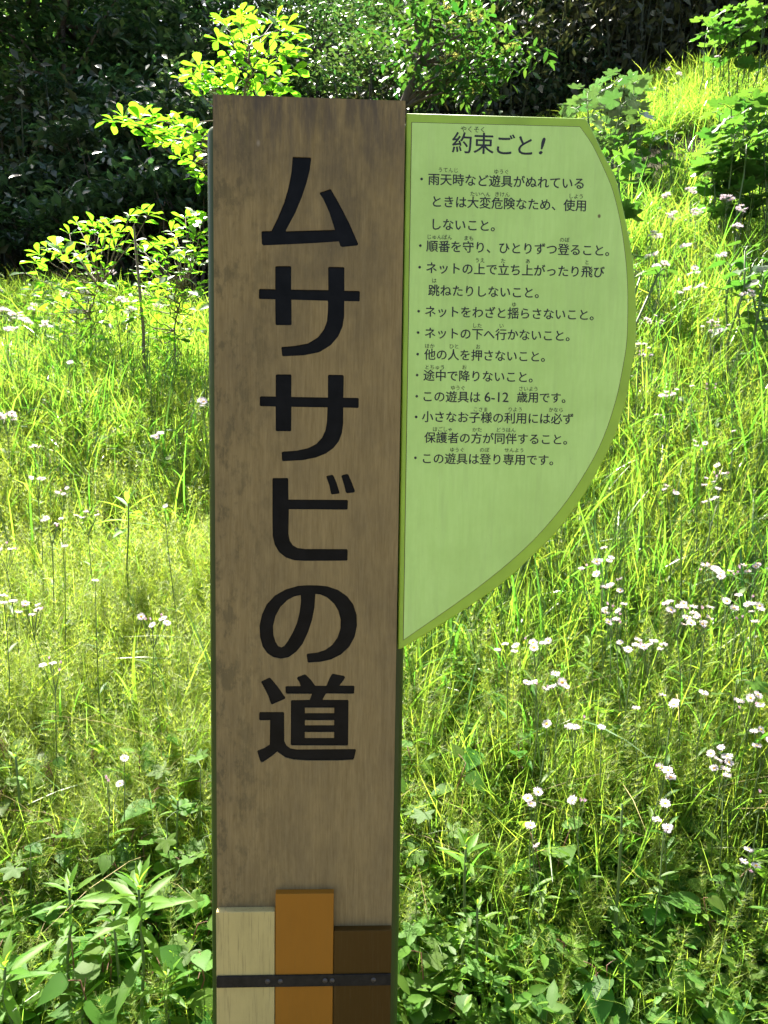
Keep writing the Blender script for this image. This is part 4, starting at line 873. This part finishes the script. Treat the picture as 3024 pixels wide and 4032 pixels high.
for px, py, r, kind, s, l in ((60, 1080, 10.2, 1, 1.0, 'at the far left photo edge, lowest'), (200, 850, 10.8, 0, 1.1, 'left of the low bushy young trees'), (430, 980, 10.0, 1, .9, 'behind the first low bushy young tree'),
    (560, 700, 10.0, 0, 1.15, 'blue-green under the lower spray of the glowing young tree'), (720, 930, 10.6, 1, 1.0, 'close left of the post, behind the stake'), (790, 620, 9.6, 0, 1.0, 'blue-green, touching the left edge of the post'),
    (330, 640, 11.0, 0, 1.1, 'blue-green, left of the lower glowing spray'), (90, 620, 11.2, 1, 1.2, 'high at the left photo edge'), (980, 1050, 10.2, 1, 1.1, 'hidden mostly behind the post'), (1300, 900, 10.6, 0, 1.1, 'behind the middle of the post'),
    (1480, 420, 12.0, 1, 1.1, 'peeping over the right corner of the post'), (2050, 420, 13.4, 1, 1.0, 'over the middle of the green board top'), (2180, 330, 13.2, 0, .9, 'at the crest left of the shining big-leaved plant'),
    (2600, 150, 14.0, 1, 1.1, 'on the crest below the upper right trees')): shrub(px, py, r, kind, s, S_+l)
# dead reeds and bamboo thicket on the upper right
def culms():
    parts = [(*blades(9, (2.0, 3.4), .022, .45, (0, .10), (0, .22), 5), 0)]; n = 170
    a = rng.uniform(0, 6.28, n); P = np.stack([rng.normal(0, .4, n), rng.normal(0, .4, n), rng.uniform(.3, 3.0, n)], 1)
    V, F = scatter(*QUADL, P, basis(np.stack([np.cos(a), np.sin(a), rng.normal(-.7, .4, n)], 1), rng.normal(0, 1, (n, 3))+[0, 0, 1]), rng.uniform(.10, .22, n)); V = V*[1, 1, 1]
    parts.append((V, F, np.repeat(rng.uniform(0, 1, n), 2), 0)); return pm('culms', parts, [MAT['bamboo']])
P = field(420, 12.6, 16.5, u=(.0, .62)); P2 = field(25, 10.2, 12.5, u=(-.5, -.22)); P = np.concatenate([P, P2])
mass('reed_thicket', [culms() for _ in range(4)], P, rz(len(P), .1), rng.uniform(.7, 1.15, len(P)), rng.integers(0, 4, len(P)), 'dark tangle of dry reeds and bamboo stems under the trees')
# the wood further up the hill
puff = [crown_mesh('puff', [MAT['forest']], 3000, np.array([1.5, 1.5, 1.5]), .17, 26)[0] for _ in range(3)]
n = 620; r = rng.uniform(15, 36, n); u = rng.uniform(-.95, .95, n); x = CAM[0]+u*r; y = CAM[1]+r; z = ground(x, y)+rng.uniform(.2, np.clip((r-10.5)*.62, 1.5, 12), n)
gap = np.array([photo_of((a, b, c)) for a, b, c in zip(x, y, z)]); P = np.stack([x, y, z], 1)
keep = ~((np.hypot((gap[:, 0]-1260)/350, (gap[:, 1]-90)/300) < 1)) | ((rng.uniform(0, 1, n) < .55) & (r > 22)); P = P[keep]
mass('far_woods', puff, P, rz(len(P), .3), rng.uniform(.9, 1.5, len(P)), rng.integers(0, 3, len(P)), 'unbroken dark woodland on the hill behind the nearer trees')

# ------------------------------------------------------------------ labels that would be shared are told apart by height and side
by = {}
for o, t, px, py in LABELS: by.setdefault(t, []).append((py, px, o))
for t, L in by.items():
    L.sort(key=lambda q: q[0])
    for i, (py, px, o) in enumerate(L):
        if len(L) == 2: o['label'] = ('upper ' if i == 0 else 'lower ')+t
        elif len(L) == 3: o['label'] = ('upper ', 'middle ', 'lower ')[i]+t
        else:
            k = sorted(range(len(L)), key=lambda q: L[q][1]).index(i)
            o['label'] = (['leftmost ']+[w+' from left ' for w in ('second', 'third', 'fourth', 'fifth', 'sixth', 'seventh', 'eighth', 'ninth')]+['']*90)[k if k < len(L)-1 else 0 if len(L) == 1 else k]+t
            if k == len(L)-1: o['label'] = 'rightmost '+t
